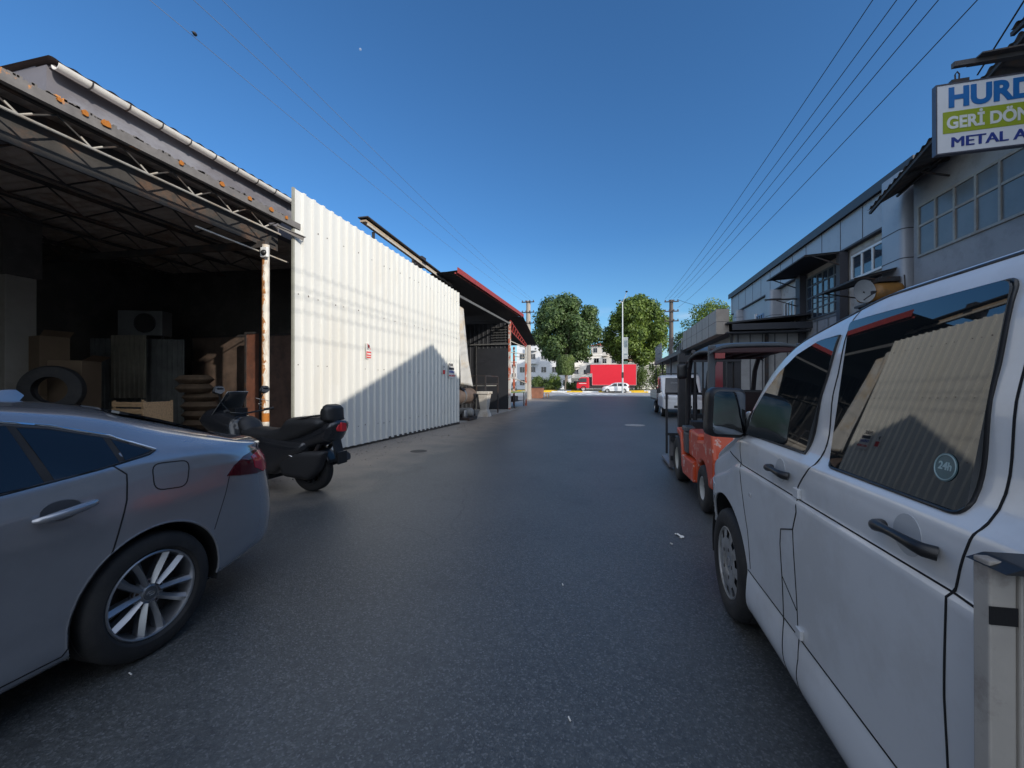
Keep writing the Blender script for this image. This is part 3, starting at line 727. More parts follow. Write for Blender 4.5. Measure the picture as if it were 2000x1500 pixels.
# notices on the fence
paper = mat('notice_white', (.78, .77, .73), .5, var=.03); redp = mat('notice_red', (.62, .03, .03), .5); ink = mat('notice_ink', (.03, .03, .04), .6)
def onfence(s): p = FA+d*s+nrm*.037; return p
def notice(s, z, w_, h_, lab, small=False):
    p = onfence(s); g = thing('notice_sign', lab, 'sign', (p.x, p.y, z)); A = Vector((-d.x, -d.y, 0)); A = Vector((d.x, d.y, 0)); U = Vector((0, 0, 1))
    M = frame((0, 0, 0), A, U)
    b = MB(); b.prism([(-w_/2, -h_/2), (w_/2, -h_/2), (w_/2, h_/2), (-w_/2, h_/2)], M, .004); b.build('board', paper, g)
    return g, M
# street-side face is read from the lane: text runs towards +y there
g, M = notice(2.28, 2.36, .20, .40, 'small white and red no parking notice near fence middle')
b = MB(); b.prism([(-.092, -.185), (.092, -.185), (.092, -.02), (-.092, -.02)], M @ Matrix.Translation((0, 0, .005)), .003); b.build('red_panel', redp, g)
text('lettering', 'P', M @ Matrix.Translation((-.055, .03, .006)), .17, ink, g, bold=.006)
b = MB(); b.prism([(-.07, .165), (-.055, .175), (.075, .04), (.06, .03)], M @ Matrix.Translation((0, 0, .009)), .002); b.build('bar', redp, g)
text('lettering', 'PARK', M @ Matrix.Translation((-.07, -.10, .009)), .062, paper, g, bold=.003); text('lettering', 'YAPMAYIN', M @ Matrix.Translation((-.082, -.155, .009)), .034, paper, g, bold=.002)
g, M = notice(6.55, 2.05, .19, .36, 'narrow white and red notice near the far end of fence')
b = MB(); b.prism([(-.087, -.165), (.087, -.165), (.087, -.02), (-.087, -.02)], M @ Matrix.Translation((0, 0, .005)), .003); b.build('red_panel', redp, g)
text('lettering', 'P', M @ Matrix.Translation((-.045, .02, .006)), .15, ink, g, bold=.005)
g, M = notice(7.18, 2.02, .47, .54, 'larger white notice with blue and red lettering by fence end')
text('lettering', 'PARK', M @ Matrix.Translation((-.22, .17, .006)), .15, ink, g, bold=.005)
blu = mat('notice_blue', (.03, .06, .35), .5)
b = MB(); b.prism([(-.22, .04), (.22, .04), (.22, .13), (-.22, .13)], M @ Matrix.Translation((0, 0, .005)), .003); b.build('blue_panel', ink, g)
text('lettering', 'YAPILMAZ', M @ Matrix.Translation((-.22, -.07, .006)), .105, blu, g, bold=.003)
text('lettering', 'ARAÇ ÇEKİLİR', M @ Matrix.Translation((-.22, -.2, .006)), .075, redp, g, bold=.003)

# ------------------------------------------------------------------ red roofed shed beyond the fence
dk = mat('dark_sheet', (.028, .030, .036), .6, var=.2, scale=2)
redst = mat('red_steel', (.30, .035, .03), .55, var=.2, scale=5, stain=(.2, .05, .03), samt=.5)
rs = thing('open_shed', 'open sided dark shed with red edged roof beyond the fence', 'shed', (-5.9, 23.6, 0))
g = MB(); corr_roof(g, (.5, -9.9, 5.70), (0, 11.5, .25), (-7.6, 0, -.5), .22, .03); g.build('roof', dk, rs)
g = MB(); g.beam((.52, -9.9, 5.70), (.52, 1.6, 5.97), .04, .2); g.beam((.42, -9.9, 5.60), (.42, 1.6, 5.87), .05, .05); g.build('fascia', redst, rs)
g = MB(); corr_roof(g, (.5, 1.6, 5.93), (0, 5.0, -1.35), (-6, 0, 0), .22, .03); g.build('rear_roof', dk, rs)
g = MB(); corr(g, (-7, .05), (-.02, .05), 0.02, 5.3, .28, .03); g.box(-7.2, -7.1, -9, .2, 0, 5.4); g.box(-3.0, -2.9, .2, 6.2, 0, 4.3)
g.build('wall', dk, rs)
g = MB(); g.box(-2.15, -2.10, -.06, .0, 0, 3.9); g.build('door_frame', M_['steel'], rs)
g = MB(); g.box(-2.1, -.1, -.05, 0.0, .05, 3.75); g.build('door', mat('door_dark', (.022, .024, .03), .6, var=.15), rs)
for i in range(7):
    g = MB(); g.box(-1.05, -.15, -.1, -.04, 4.05+i*.16, 4.05+i*.16+.05); g.build('louvre', mat('louvre', (.07, .07, .07), .6), rs)
g = MB(); g.beam((0, -8.6, 5.1), (0, 0, 5.25), .06, .1); g.beam((-7, -.07, 4.0), (0, -.07, 4.0), .05, .06); g.build('beam', mat('beam_grey', (.13, .13, .13), .6), rs)
postm = mat('peeling_post', (.62, .60, .56), .6, var=.06, stain=(.50, .10, .04), samt=.95, sscale=1.6, stretch=(1, 1, .6), sth=(.5, .54))
for (x, y, h_) in ((0, 0, 5.35), (0, 4.9, 4.3), (-.9, 4.9, 4.3)):
    g = MB(); g.beam((x, y, 0), (x, y, h_), .13, .13); g.build('post', postm, rs)
g = MB(); A = (0, .15, 5.45); B = (0, 5.1, 4.42); A2 = (0, .15, 4.85); B2 = (0, 5.1, 4.25)
g.beam(A, B, .06, .07); g.beam(A2, B2, .06, .07); g.beam((0, .12, 4.85), (0, .12, 5.45), .06, .06)
for i in range(9):
    t0 = i/9; t1 = (i+.6)/9; p = Vector(A2).lerp(Vector(B2), t0); q = Vector(A).lerp(Vector(B), t1); g.beam(p, q, .05, .05)
g.build('red_truss', redst, rs)
g = MB()
for z0, z1 in ((4.2, 4.2), (3.5, 3.75), (2.0, 1.65)): g.beam((0, 0, z0), (0, 4.9, z1), .05, .05)
g.beam((0, 4.9, 3.5), (-.9, 4.9, 3.6), .05, .05); g.build('brace', cream, rs)
# workbench under it
g = thing('workbench', 'green metal bench beyond the peeling post of red roofed shed', 'bench', (-6.2, 26.6, 0))
b = MB(); b.box(-.9, .3, -1.6, 1.6, .98, 1.05); b.build('top', mat('bench_green', (.16, .26, .10), .6, stain=(.4, .4, .3)), g)
for sx in (-.85, .2):
    for sy in (-1.5, 1.45): b = MB(); b.box(sx, sx+.06, sy, sy+.06, 0, .98); b.build('leg', M_['dsteel'], g)
b = MB(); b.box(-.8, .2, -1.5, 1.5, .4, .43); b.box(-.7, .1, -1.2, .2, .43, .75); b.build('shelf', M_['dsteel'], g)
# tarpaulin
g = MB(); 
def tf(a, b):
    w0 = .7+1.5*b**1.4; y = 15.1+a*w0+.25*(1-b); x = -6.05+.14*math.sin(a*9+b*2)*(.3+b)+.10*math.sin(a*21+b)*b; z = 4.95-b*3.45+.10*math.sin(a*6)*b+.25*a*(1-b)*-1
    return (x, y, z)
g.grid(tf, 36, 30); o = g.build('tarpaulin', mat('tarp_grey', (.48, .48, .47), .6, var=.12, scale=1.5, stain=(.45, .33, .18), samt=.6, sscale=.9, bump=.3, bscale=6), smooth=180)
so_ = o.modifiers.new('thick', 'SOLIDIFY'); so_.thickness = .006
tag(o, 'pale grey tarpaulin hanging in folds at the end of white fence', 'tarpaulin')
# machines under the shed
g = thing('steel_pipe', 'large dark pipe lying on trestles behind the fence end', 'pipe', (-6.6, 16.9, 0))
b = MB(); b.lathe([(.36, -1.5), (.36, .9), (.33, .9), (.33, -1.5)], 32, frame((0, 0, 1.0), (1, 0, 0), (0, 0, 1), (0, -1, 0)), close=True); b.build('barrel', mat('pipe_brown', (.16, .12, .10), .55, var=.3, metal=.3), g, smooth=40)
b = MB(); b.lathe([(.365, -.1), (.365, .05), (.385, .05), (.385, -.1)], 32, frame((0, 0, 1.0), (1, 0, 0), (0, 0, 1), (0, -1, 0)), close=True); b.build('collar', M_['steel'], g, smooth=40)
for y in (-1, 1.1): b = MB(); b.beam((-.4, y, 0), (-.3, y, .72), .06); b.beam((.4, y, 0), (.3, y, .72), .06); b.beam((-.4, y, .65), (.4, y, .65), .06); b.build('trestle', M_['dsteel'], g)
g = thing('pipe_rack', 'black railing rack above the dark pipe under the shed', 'rack', (-6.7, 18.4, 0)); b = MB()
for z in (1.55, 1.95): b.beam((-1, 0, z), (.9, 0, z), .05); b.beam((.9, 0, z), (.9, 2.2, z), .05)
for x in (-1, -.5, 0, .45, .9): b.beam((x, 0, .9), (x, 0, 1.95), .04)
for x, y in ((-1, 0), (.9, 0), (.9, 2.2)): b.beam((x, y, 0), (x, y, 1.95), .06)
b.build('railing', M_['dsteel'], g); b = MB(); b.box(-.98, .85, .05, 2.1, 1.45, 1.5); b.build('shelf', mat('shelf_grey', (.3, .3, .28), .7), g)
g = thing('machine_hopper', 'pale flared hopper machine standing at the shed edge', 'machine', (-5.75, 18.1, 0))
tro = mat('hopper_white', (.50, .47, .42), .6, stain=(.25, .18, .12), samt=.6)
def frus(b, cz0, cz1, a0, b0, a1, b1, x=0, y=0):
    vs = [(x-a0, y-b0, cz0), (x+a0, y-b0, cz0), (x+a0, y+b0, cz0), (x-a0, y+b0, cz0), (x-a1, y-b1, cz1), (x+a1, y-b1, cz1), (x+a1, y+b1, cz1), (x-a1, y+b1, cz1)]
    b.add(vs, [(3, 2, 1, 0), (4, 5, 6, 7), (0, 1, 5, 4), (1, 2, 6, 5), (2, 3, 7, 6), (3, 0, 4, 7)])
b = MB(); frus(b, .35, 1.08, .16, .2, .24, .3); b.build('hopper', tro, g, bevel=.02)
b = MB(); frus(b, 1.08, 1.2, .29, .35, .29, .35); b.build('rim', tro, g, bevel=.02)
b = MB(); frus(b, 0, .35, .28, .3, .17, .2); b.build('foot', tro, g, bevel=.02)
g = thing('engine_block', 'greasy grey motor parts on the floor below the dark pipe', 'machine', (-5.95, 16.2, 0)); rnd = random.Random(11)
b = MB(); b.box(-.35, .3, -.5, .5, .02, .14); b.build('base', M_['dsteel'], g)
b = MB(); b.lathe([(0, -.3), (.17, -.3), (.19, -.2), (.19, .2), (.12, .3), (0, .3)], 20, frame((0, 0, .33), (0, 1, 0), (0, 0, 1), (1, 0, 0))); b.build('motor', mat('motor_grey', (.22, .22, .21), .5, var=.3), g, smooth=40)
b = MB(); b.lathe([(0, 0), (.1, 0), (.13, .08), (.08, .3), (0, .3)], 16, Matrix.Translation((.05, -.38, .14))); b.build('pump', M_['steel'], g, smooth=40)
b = MB(); b.box(-.3, .1, .25, .45, .14, .5); b.build('casing', M_['dsteel'], g, bevel=.02)
# planter boxes by the pole
x, y = loc(1050, 41.5); g = thing('steel_bin', 'rust brown metal skip box by the concrete pole', 'bin', (x, y, gz(y)))
b = MB(); frus(b, .0, 1.12, .52, .5, .6, .55); b.build('body', mat('bin_brown', (.28, .12, .07), .7, var=.25), g); b = MB(); b.box(-.63, .63, -.58, -.54, 1.06, 1.16); b.box(-.63, .63, .54, .58, 1.06, 1.16); b.box(-.63, -.59, -.54, .54, 1.06, 1.16); b.box(.59, .63, -.54, .54, 1.06, 1.16); b.build('rim', M_['dsteel'], g)
x, y = loc(1069, 41.5); g = thing('wooden_stump_stool', 'small brown stool standing right of the metal skip box', 'stool', (x, y, gz(y)))
b = MB(); b.box(-.2, .2, -.2, .2, .45, .55); b.build('seat', M_['wood'], g)
for a in (-.15, .15):
    for c in (-.15, .15): b = MB(); b.box(a-.03, a+.03, c-.03, c+.03, 0, .45); b.build('leg', M_['wood'], g)
# ------------------------------------------------------------------ utility poles and wires
polem = mat('pole_concrete', (.36, .325, .285), .9, var=.12, scale=2, stain=(.22, .18, .15), samt=.5, stretch=(3, 3, .5))
polem2 = mat('pole_timber', (.12, .10, .09), .9, var=.2, scale=2, stretch=(4, 4, .4))
def pole(x, y, h, r0, r1, m, lab, arms):
    z0 = gz(y); g = thing('utility_pole', lab, 'utility pole', (x, y, z0), 0, 'utility poles beside the lane')
    b = MB(); b.tube([(0, 0, h*i/6) for i in range(7)], [r0+(r1-r0)*i/6 for i in range(7)], 20); b.build('shaft', m, g, smooth=60)
    for z in arms:
        b = MB(); b.beam((-.62, -.2, z), (.62, -.2, z), .09, .09); a = b.build('crossarm', M_['dsteel'], g)
        b = MB()
        for xx in (-.55, -.2, .2, .55): b.lathe([(0, .04), (.05, .05), (.06, .1), (.035, .12), (.055, .16), (0, .2)], 10, Matrix.Translation((xx, -.2, z)))
        b.build('insulator', mat('insulator', (.14, .09, .07), .3), a, smooth=50)
    return g
PL = (-7.67, 38.2); pole(*PL, 9.6, .30, .21, polem, 'thick pale concrete utility pole at the end of left sheds', (9.45, 8.45, 7.4))
PR = (5.6, 39.6); pole(*PR, 9.3, .24, .17, polem2, 'dark brown utility pole rising behind the right side annex', (9.1, 8.2, 7.3))
wm = mat('cable', (.02, .02, .022), .6); wl = mat('cable_grey', (.16, .19, .24), .5)
def wire(a, b, sag, lab, grp='overhead cables', r=.009):
    a = Vector(a); b = Vector(b); L = (b-a).length; P = []
    for i in range(41):
        t = i/40; p = a.lerp(b, t); p.z -= sag*4*t*(1-t); P.append(p-a)
    g = MB(); g.tube(P, r, 6); o = g.build('overhead_cable', wl if r == .005 else wm, smooth=60); o.location = a; tag(o, lab, 'cable', grp)
zR = gz(PR[1]); zL = gz(PL[1])
for i, (x0, z0, x1, z1) in enumerate(((4.25, 8.9, PR[0]-.55, 9.3), (4.5, 8.55, PR[0]-.2, 9.3), (4.75, 8.5, PR[0]+.2, 9.3), (4.9, 8.2, PR[0]+.55, 9.3), (5.2, 8.0, PR[0]+.55, 8.4))):
    wire((x0, -24, z0+1.0), (x1, PR[1]-.2, z1+zR+.1), 1.2, ['leftmost', 'second', 'third', 'fourth', 'rightmost'][i]+' of the overhead cables running to the dark brown pole')
for i, (x0, z0, x1, z1) in enumerate(((-7.55, 7.72, PL[0]-.55, 9.6), (-7.2, 8.1, PL[0]+.2, 9.6), (-6.55, 8.1, PL[0]+.55, 9.6))):
    wire((x0, -24, z0+1.0), (x1, PL[1]-.2, z1+zL), .9, ['leftmost', 'middle', 'rightmost'][i]+' overhead cable running above the left sheds to the concrete pole', r=.005)
wire((PR[0]+.5, PR[1]-.2, 9.4), (9.5, 30.5, 6.9), .4, 'slack service cable from dark brown pole to the grey building', r=.015)
wire((PL[0]-.5, PL[1]-.2, 8.75), (-7, 25, 6.1), .3, 'short service cable from concrete pole to the red roofed shed', r=.012)

g = thing('moon', 'tiny pale daytime moon high in the blue sky', 'moon'); mx_, my_ = loc(703, 2600)
g.location = (mx_, my_, CAMH+(752-95)/F*2600); mm = mat('moon_pale', (.1, .1, .1), 1, emit=(.10, .18, .34)); b = MB(); b.lathe([(8*math.sin(a), -8*math.cos(a)) for a in np.linspace(0, math.pi, 16)], 24); b.build('disc', mm, g, smooth=80)
# a bird on the left cable
def bird():
    a = Vector((-7.55, -24, 8.72)); b_ = Vector((PL[0]-.55, PL[1]-.2, 9.6+zL)); t = (6.1+24)/(PL[1]-.2+24); p = a.lerp(b_, t); p.z -= .9*4*t*(1-t)
    g = thing('bird', 'small dark bird perched on the leftmost overhead cable', 'bird', (p.x, p.y, p.z+.005), .6); dm_ = mat('bird_plumage', (.035, .033, .035), .7)
    b = MB(); b.tube([(0, -.085, .02), (0, -.05, .045), (0, 0, .065), (0, .04, .085), (0, .06, .11), (0, .08, .118), (0, .105, .112)], [.008, .026, .036, .032, .020, .019, .004], 12); b.build('body', dm_, g, smooth=70)
    b = MB(); b.add([(-.012, -.07, .03), (.012, -.07, .03), (.018, -.15, -.01), (-.018, -.15, -.01), (0, -.07, .024), (0, -.15, -.016)], [(0, 1, 2, 3), (0, 3, 5, 4), (4, 5, 2, 1)]); b.build('tail', dm_, g)
    b = MB(); b.cyl((-.01, 0, .0), (-.01, 0, .04), .003, 6); b.cyl((.01, 0, .0), (.01, 0, .04), .003, 6); b.build('leg', dm_, g)
bird()
# ------------------------------------------------------------------ trees
def leafmat(name, a, b):
    m = bpy.data.materials.new(name); m.use_nodes = True; nt = m.node_tree; p = nt.nodes['Principled BSDF']
    tc = _n(nt, 'ShaderNodeTexCoord'); nz = _n(nt, 'ShaderNodeTexNoise'); nz.inputs['Scale'].default_value = 1.1; nz.inputs['Detail'].default_value = 6
    nt.links.new(tc.outputs['Object'], nz.inputs['Vector']); r = _n(nt, 'ShaderNodeMapRange'); r.inputs[1].default_value = .35; r.inputs[2].default_value = .65
    nt.links.new(nz.outputs[0], r.inputs[0]); x = _n(nt, 'ShaderNodeMix', data_type='RGBA'); x.inputs[6].default_value = (*a, 1); x.inputs[7].default_value = (*b, 1)
    nt.links.new(r.outputs[0], x.inputs[0]); nt.links.new(x.outputs[2], p.inputs['Base Color']); p.inputs['Roughness'].default_value = .5
    tr = _n(nt, 'ShaderNodeBsdfTranslucent'); nt.links.new(x.outputs[2], tr.inputs[0]); ms = _n(nt, 'ShaderNodeMixShader'); ms.inputs[0].default_value = .3
    nt.links.new(p.outputs[0], ms.inputs[1]); nt.links.new(tr.outputs[0], ms.inputs[2]); nt.links.new(ms.outputs[0], nt.nodes['Material Output'].inputs[0]); return m
leafA = leafmat('plane_leaves', (.045, .085, .030), (.13, .20, .06)); leafB = leafmat('bright_leaves', (.055, .10, .022), (.20, .28, .045))
leafC = leafmat('hedge_leaves', (.045, .08, .02), (.15, .21, .05)); bark = mat('bark', (.17, .14, .11), .9, var=.25, scale=6, bump=.5, bscale=20)
def leaves(g, rnd, blobs, n, s):
    tot = sum(b[3]*b[4] for b in blobs)
    for (cx, cy, cz, rx, rz) in blobs:
        for i in range(int(n*rx*rz/tot)):
            d = Vector((rnd.gauss(0, 1), rnd.gauss(0, 1), rnd.gauss(0, 1))).normalized(); q = rnd.random()**.45*(.86+.22*rnd.random())
            if rnd.random() < .05: q *= 1.12
            p = Vector((cx+d.x*rx*q, cy+d.y*rx*q, cz+d.z*rz*q))
            n_ = (d+Vector((rnd.gauss(0, .6), rnd.gauss(0, .6), rnd.gauss(0, .6)+.3))).normalized()
            a = n_.orthogonal().normalized(); a.rotate(Matrix.Rotation(rnd.random()*6.28, 3, n_)); b = n_.cross(a); k = s*rnd.uniform(.6, 1.3)
            g.add([p-a*k, p-b*k*.55+n_*k*.12, p+a*k, p+b*k*.55+n_*k*.12], [(0, 1, 2, 3)])
def tree(x, y, H, zb, Rr, lab, lm, seed, n=15000, s=.24, name='plane_tree', squash=1.0, taper=.6, grp='broadleaf trees beyond the cross road', tr=.28):
    rnd = random.Random(seed); g = thing(name, lab, 'tree', (x, y, gz(y) if y < 70 else gz(70)+.1), 0, grp)
    blobs = [(0, 0, (H+zb)/2, Rr*.62, (H-zb)*.42)]
    for i in range(44):
        a = i*2.4+rnd.random()*.9; t = min(.99, max(.01, (i+.5)/44+rnd.uniform(-.03, .03))); bump = rnd.uniform(-.10, .10)*Rr; z = zb+(H-zb)*(.06+.84*t)
        prof = math.sin(math.pi*min(1, (.22+t*.78))**.9)**taper if t > .35 else .55+.45*(t/.35)**.7
        if t > .35: prof = (1-((t-.35)/.68)**2.0)**.55 if (t-.35)/.68 < 1 else .1
        r_ = Rr*prof; q = rnd.uniform(.55, .80); rb = Rr*rnd.uniform(.20, .36); r_ += bump
        blobs.append((math.cos(a)*max(0, r_-rb*.7), math.sin(a)*max(0, r_-rb*.7)*squash, z, rb, rb*rnd.uniform(.8, 1.05)))
    b = MB(); leaves(b, rnd, blobs, n, s); b.build('crown', lm, g, fix=False)
    b = MB(); b.tube([(0, 0, 0), (.05, 0, zb*.5), (0, .05, zb), (.1, 0, zb+(H-zb)*.5)], [tr, tr*.8, tr*.72, tr*.25], 12)
    for i in range(9):
        a = i*.72+rnd.random(); z0 = zb*(.8+.05*i); b.tube([(0, 0, z0), (math.cos(a)*Rr*.3, math.sin(a)*Rr*.3, z0+(H-zb)*.18), (math.cos(a)*Rr*.62, math.sin(a)*Rr*.62, z0+(H-zb)*.34)], [tr*.45, tr*.25, tr*.08], 8)
    b.build('trunk', bark, g, smooth=60)
x, y = loc(1106, 76); tree(x, y, 18.4, 5.9, 6.6, 'large round dark green plane tree left of the red box truck', leafA, 1, n=32000, s=.27)
x, y = loc(1242, 76); tree(x, y, 18.4, 5.2, 6.0, 'tall bright green plane tree behind the red box truck', leafB, 2, n=32000, s=.27)
x, y = loc(1392, 80); tree(x, y, 18.6, 4.0, 6.4, 'sunlit tree crown above the annex roof beside grey building', leafB, 3, n=12000, s=.22)
x, y = loc(1330, 88); tree(x, y, 13.0, 3.5, 3.3, 'small tree crown between dark brown pole and the annex', leafA, 4, n=5000, s=.2)
# clipped round-headed tree
def clipped(x, y, lab):
    rnd = random.Random(9); g = thing('clipped_tree', lab, 'tree', (x, y, gz(y)+.15)); b = MB()
    for i in range(14000):
        a = rnd.random()*6.28; z = rnd.uniform(-1, 1); rad = 1.42*(1-max(0, abs(z)-.62)**2*2.2)*(.93+.09*rnd.random())
        if rnd.random() < .3: rad *= rnd.random()**.5; 
        if rnd.random() < .25: z = (1 if rnd.random() < .6 else -1)*(.95+.08*rnd.random()); rad = 1.2*rnd.random()**.5
        p = Vector((math.cos(a)*rad, math.sin(a)*rad, 4.15+z*1.5)); n_ = Vector((math.cos(a)+rnd.gauss(0, .5), math.sin(a)+rnd.gauss(0, .5), rnd.gauss(.2, .6))).normalized()
        u = n_.orthogonal().normalized(); v = n_.cross(u); k = .10*rnd.uniform(.6, 1.3); b.add([p-u*k, p-v*k*.6, p+u*k, p+v*k*.6], [(0, 1, 2, 3)])
    b.build('crown', leafC, g, fix=False); b = MB(); b.tube([(0, 0, 0), (.03, 0, 1.5), (0, 0, 4)], [.12, .10, .06], 10); b.build('trunk', bark, g, smooth=60)
x, y = loc(1104, 63.3); clipped(x, y, 'small clipped cylindrical tree standing on the kerb island')
def bush(x, y, r, h, lab, seed, lm=leafC, n=2600):
    rnd = random.Random(seed); g = thing('bush', lab, 'bush', (x, y, .4), 0, 'bushes along the far verge'); bl = []
    for i in range(7): bl.append((rnd.uniform(-.6, .6)*r, rnd.uniform(-.4, .4)*r, h*rnd.uniform(.3, .68), r*rnd.uniform(.35, .6), h*rnd.uniform(.25, .4)))
    b = MB(); leaves(b, rnd, bl, n, .13); b.build('foliage', lm, g, fix=False)
    b = MB()
    for i in range(5): a = i*1.3; b.tube([(0, 0, 0), (math.cos(a)*r*.4, math.sin(a)*r*.3, h*.5)], [.04, .02], 6)
    b.build('stem', bark, g)
for i, (px, D, r, h, lab) in enumerate(((1046, 72, 1.3, 3.0, 'leftmost dark bush just right of the concrete pole'), (1062, 73, 1.5, 3.3, 'bushy shrub in front of white apartments left'), (1082, 71.5, 1.3, 3.4, 'light green shrub left of the clipped tree'),
        (1072, 71, 1.6, 1.7, 'low shrub below the taller shrubs near clipped tree'), (1116, 72, 1.6, 1.8, 'low shrub right of the clipped tree'), (1252, 72, 2.2, 5.0, 'dense tall bush right of the red box truck'),
        (1275, 73, 2.4, 5.4, 'dense bush between the truck and dark brown pole'), (1296, 72, 2.2, 5.6, 'dense bush under the dark brown pole'), (1235, 84, 3, 5, 'dark bush behind the box truck rear'), (1140, 73, 1.4, 1.8, 'low shrub by the red truck cab'))):
    x, y = loc(px, D); bush(x, y, r, h, lab, 20+i, leafB if i in (2,) else leafC)
# ------------------------------------------------------------------ far buildings
def apartment(px, D, w_, h_, d_, rz, lab, col, roofc=None, rows=4, cols=5, bal=True, name='apartment_building'):
    x, y = loc(px, D); g = thing(name, lab, 'building', (x, y, .3), rz, 'far buildings'); wm_ = mat('render', col, .85, var=.05, stain=(col[0]*.8, col[1]*.8, col[2]*.78), samt=.4, scale=.5)
    b = MB(); b.box(-w_/2, w_/2, 0, d_, 0, h_); wall = b.build('wall', wm_, g)
    st = h_/rows
    for r_ in range(rows):
        for c_ in range(cols):
            cx = -w_/2+(c_+.5)*w_/cols; z = r_*st+st*.35
            b = MB(); b.box(cx-.65, cx+.65, -.05, .02, z, z+st*.45); f = b.build('window', mat_winframe, g)
            b = MB(); b.box(cx-.56, cx-.04, -.07, -.051, z+.08, z+st*.45-.08); b.box(cx+.04, cx+.56, -.07, -.051, z+.08, z+st*.45-.08); b.build('pane', M_['glass'], f)
        if bal:
            b = MB(); b.box(-w_/2+w_/cols*1.1, -w_/2+w_/cols*1.9, -1.1, 0, r_*st+.05, r_*st+.2); b.box(-w_/2+w_/cols*1.1, -w_/2+w_/cols*1.9, -1.1, -1.02, r_*st+.2, r_*st+1.1); b.build('balcony', wm_, g)
    b = MB()
    if roofc:
        hw = w_/2+.5; b.add([(-hw, -.5, h_), (hw, -.5, h_), (hw, d_+.5, h_), (-hw, d_+.5, h_), (-hw+d_/2, d_/2, h_+1.9), (hw-d_/2, d_/2, h_+1.9)], [(0, 1, 5, 4), (1, 2, 5), (2, 3, 4, 5), (3, 0, 4), (3, 2, 1, 0)])
        b.build('roof', mat('roof_tile', roofc, .85, var=.2), g)
    else:
        b.box(-w_/2-.2, w_/2+.2, -.2, d_+.2, h_, h_+.35); b.build('roof', wm_, g)
mat_winframe = mat('window_frame_white', (.6, .6, .6), .5)
apartment(1062, 96, 13, 12.5, 9, .1, 'white apartment block behind the large round tree, left', (.72, .73, .76), None, 4, 5)
apartment(1135, 100, 10, 8.5, 9, .1, 'lower white house between the trees behind the red truck cab', (.78, .76, .73), None, 3, 4)
apartment(1190, 118, 11, 13.0, 10, -.2, 'tall cream house with red tiled roof seen between trees', (.74, .68, .60), (.42, .10, .07), 4, 4, name='house')
apartment(1262, 98, 10, 7.2, 8, .1, 'low house with brown tiled roof right of the bright tree', (.72, .70, .66), (.30, .15, .09), 2, 4, False, name='house')
apartment(1345, 130, 26, 9, 10, .1, 'long pale building far behind the annex on the right', (.66, .66, .66), None, 3, 9, False)
apartment(985, 120, 26, 8, 10, .1, 'long pale building far behind the red roofed shed', (.6, .6, .6), None, 3, 9, False)
# ------------------------------------------------------------------ street lamp with banner
x, y = loc(1216, 58); g = thing('street_lamp', 'tall slim double headed street lamp in front of red truck', 'street lamp', (x, y, gz(y)))
lm_ = mat('lamp_grey', (.50, .52, .53), .45, metal=.4, var=.08)
b = MB(); b.tube([(0, 0, 0), (0, 0, 3), (0, 0, 13.2)], [.13, .11, .07], 14); b.build('pole', lm_, g, smooth=60)
for (ex, ez) in ((-.42, 13.35), (.55, 14.6)):
    b = MB(); b.tube([(0, 0, 13.1), (ex*.7, -.1, 13.1+(ez-13.1)*.6), (ex, -.25, ez)], .045, 8); a = b.build('arm', lm_, g, smooth=60)
    b = MB(); b.lathe([(0, .09), (.12, .08), (.2, .02), (.17, -.05), (0, -.07)], 16, Matrix.Translation((ex, -.4, ez)) @ Matrix.Diagonal((.9, 1.7, 1, 1))); b.build('lamp_head', M_['dsteel'], a, smooth=60)
b = MB(); b.box(.12, .75, -.04, .0, 5.0, 8.0); bb = b.build('banner', mat('banner_grey', (.33, .36, .36), .6, var=.3, scale=1.5), g)
b = MB(); b.box(.1, .78, -.05, .02, 8.0, 8.06); b.box(.1, .78, -.05, .02, 4.94, 5.0); b.build('frame', lm_, bb)
b = MB(); b.box(.2, .68, -.046, -.041, 6.6, 7.6); b.box(.2, .68, -.046, -.041, 5.5, 5.7); b.build('print', mat('banner_print', (.14, .18, .20), .6, var=.4, scale=3), bb)
b = MB(); b.box(.12, .7, -.06, .02, 4.2, 4.6); b.build('sign_plate', mat('plate_green', (.08, .16, .12), .5), g)
b = MB(); b.box(-.16, .16, -.2, -.1, 2.2, 3.0); b.build('junction_box', M_['dsteel'], g)
# white posts by the kerb on the right
x, y = loc(1262, 56); g = thing('kerb_sign_frame', 'thin black rectangular frame standing by the right kerb end', 'frame', (x, y, gz(y)))
b = MB(); b.beam((0, 0, 0), (0, 0, 1.05), .05); b.beam((1.1, 0, 0), (1.1, 0, 1.05), .05); b.beam((-.02, 0, 1.05), (1.12, 0, 1.05), .05); b.build('frame', M_['black'], g)

# ------------------------------------------------------------------ right side: main building
RX = 7.0
clad = mat('grey_cladding', (.32, .335, .37), .42, metal=.15, var=.08, scale=1, stain=(.24, .25, .28), samt=.4)
plaster = mat('dirty_plaster', (.42, .40, .38), .85, var=.1, scale=2, stain=(.22, .19, .17), samt=.6, sscale=2)
gwall = mat('grey_wall', (.27, .275, .29), .8, var=.08, scale=1.2, stain=(.18, .18, .19), samt=.5)
cap = mat('dark_cap', (.035, .037, .045), .5, var=.1)
jm = mat('joint_dark', (.05, .05, .06), .7)
pvc = mat('pvc_white', (.62, .63, .64), .4, var=.03)
wg = glassy('window_glass', (.035, .045, .06), rough=.05)
mb_ = thing('workshop_building', 'long two storey grey clad workshop building on the right', 'building', (RX, 11.3, 0))
def yy(v): return v-11.3
g = MB(); g.box(.15, 9, yy(11.3), yy(26.0), 0, 6.65); g.build('wall', plaster, mb_)
g = MB(); g.box(.0, .14, yy(12.2), yy(26.05), 5.68, 6.62); g.build('cladding_band', clad, mb_)
g = MB(); y = 12.25
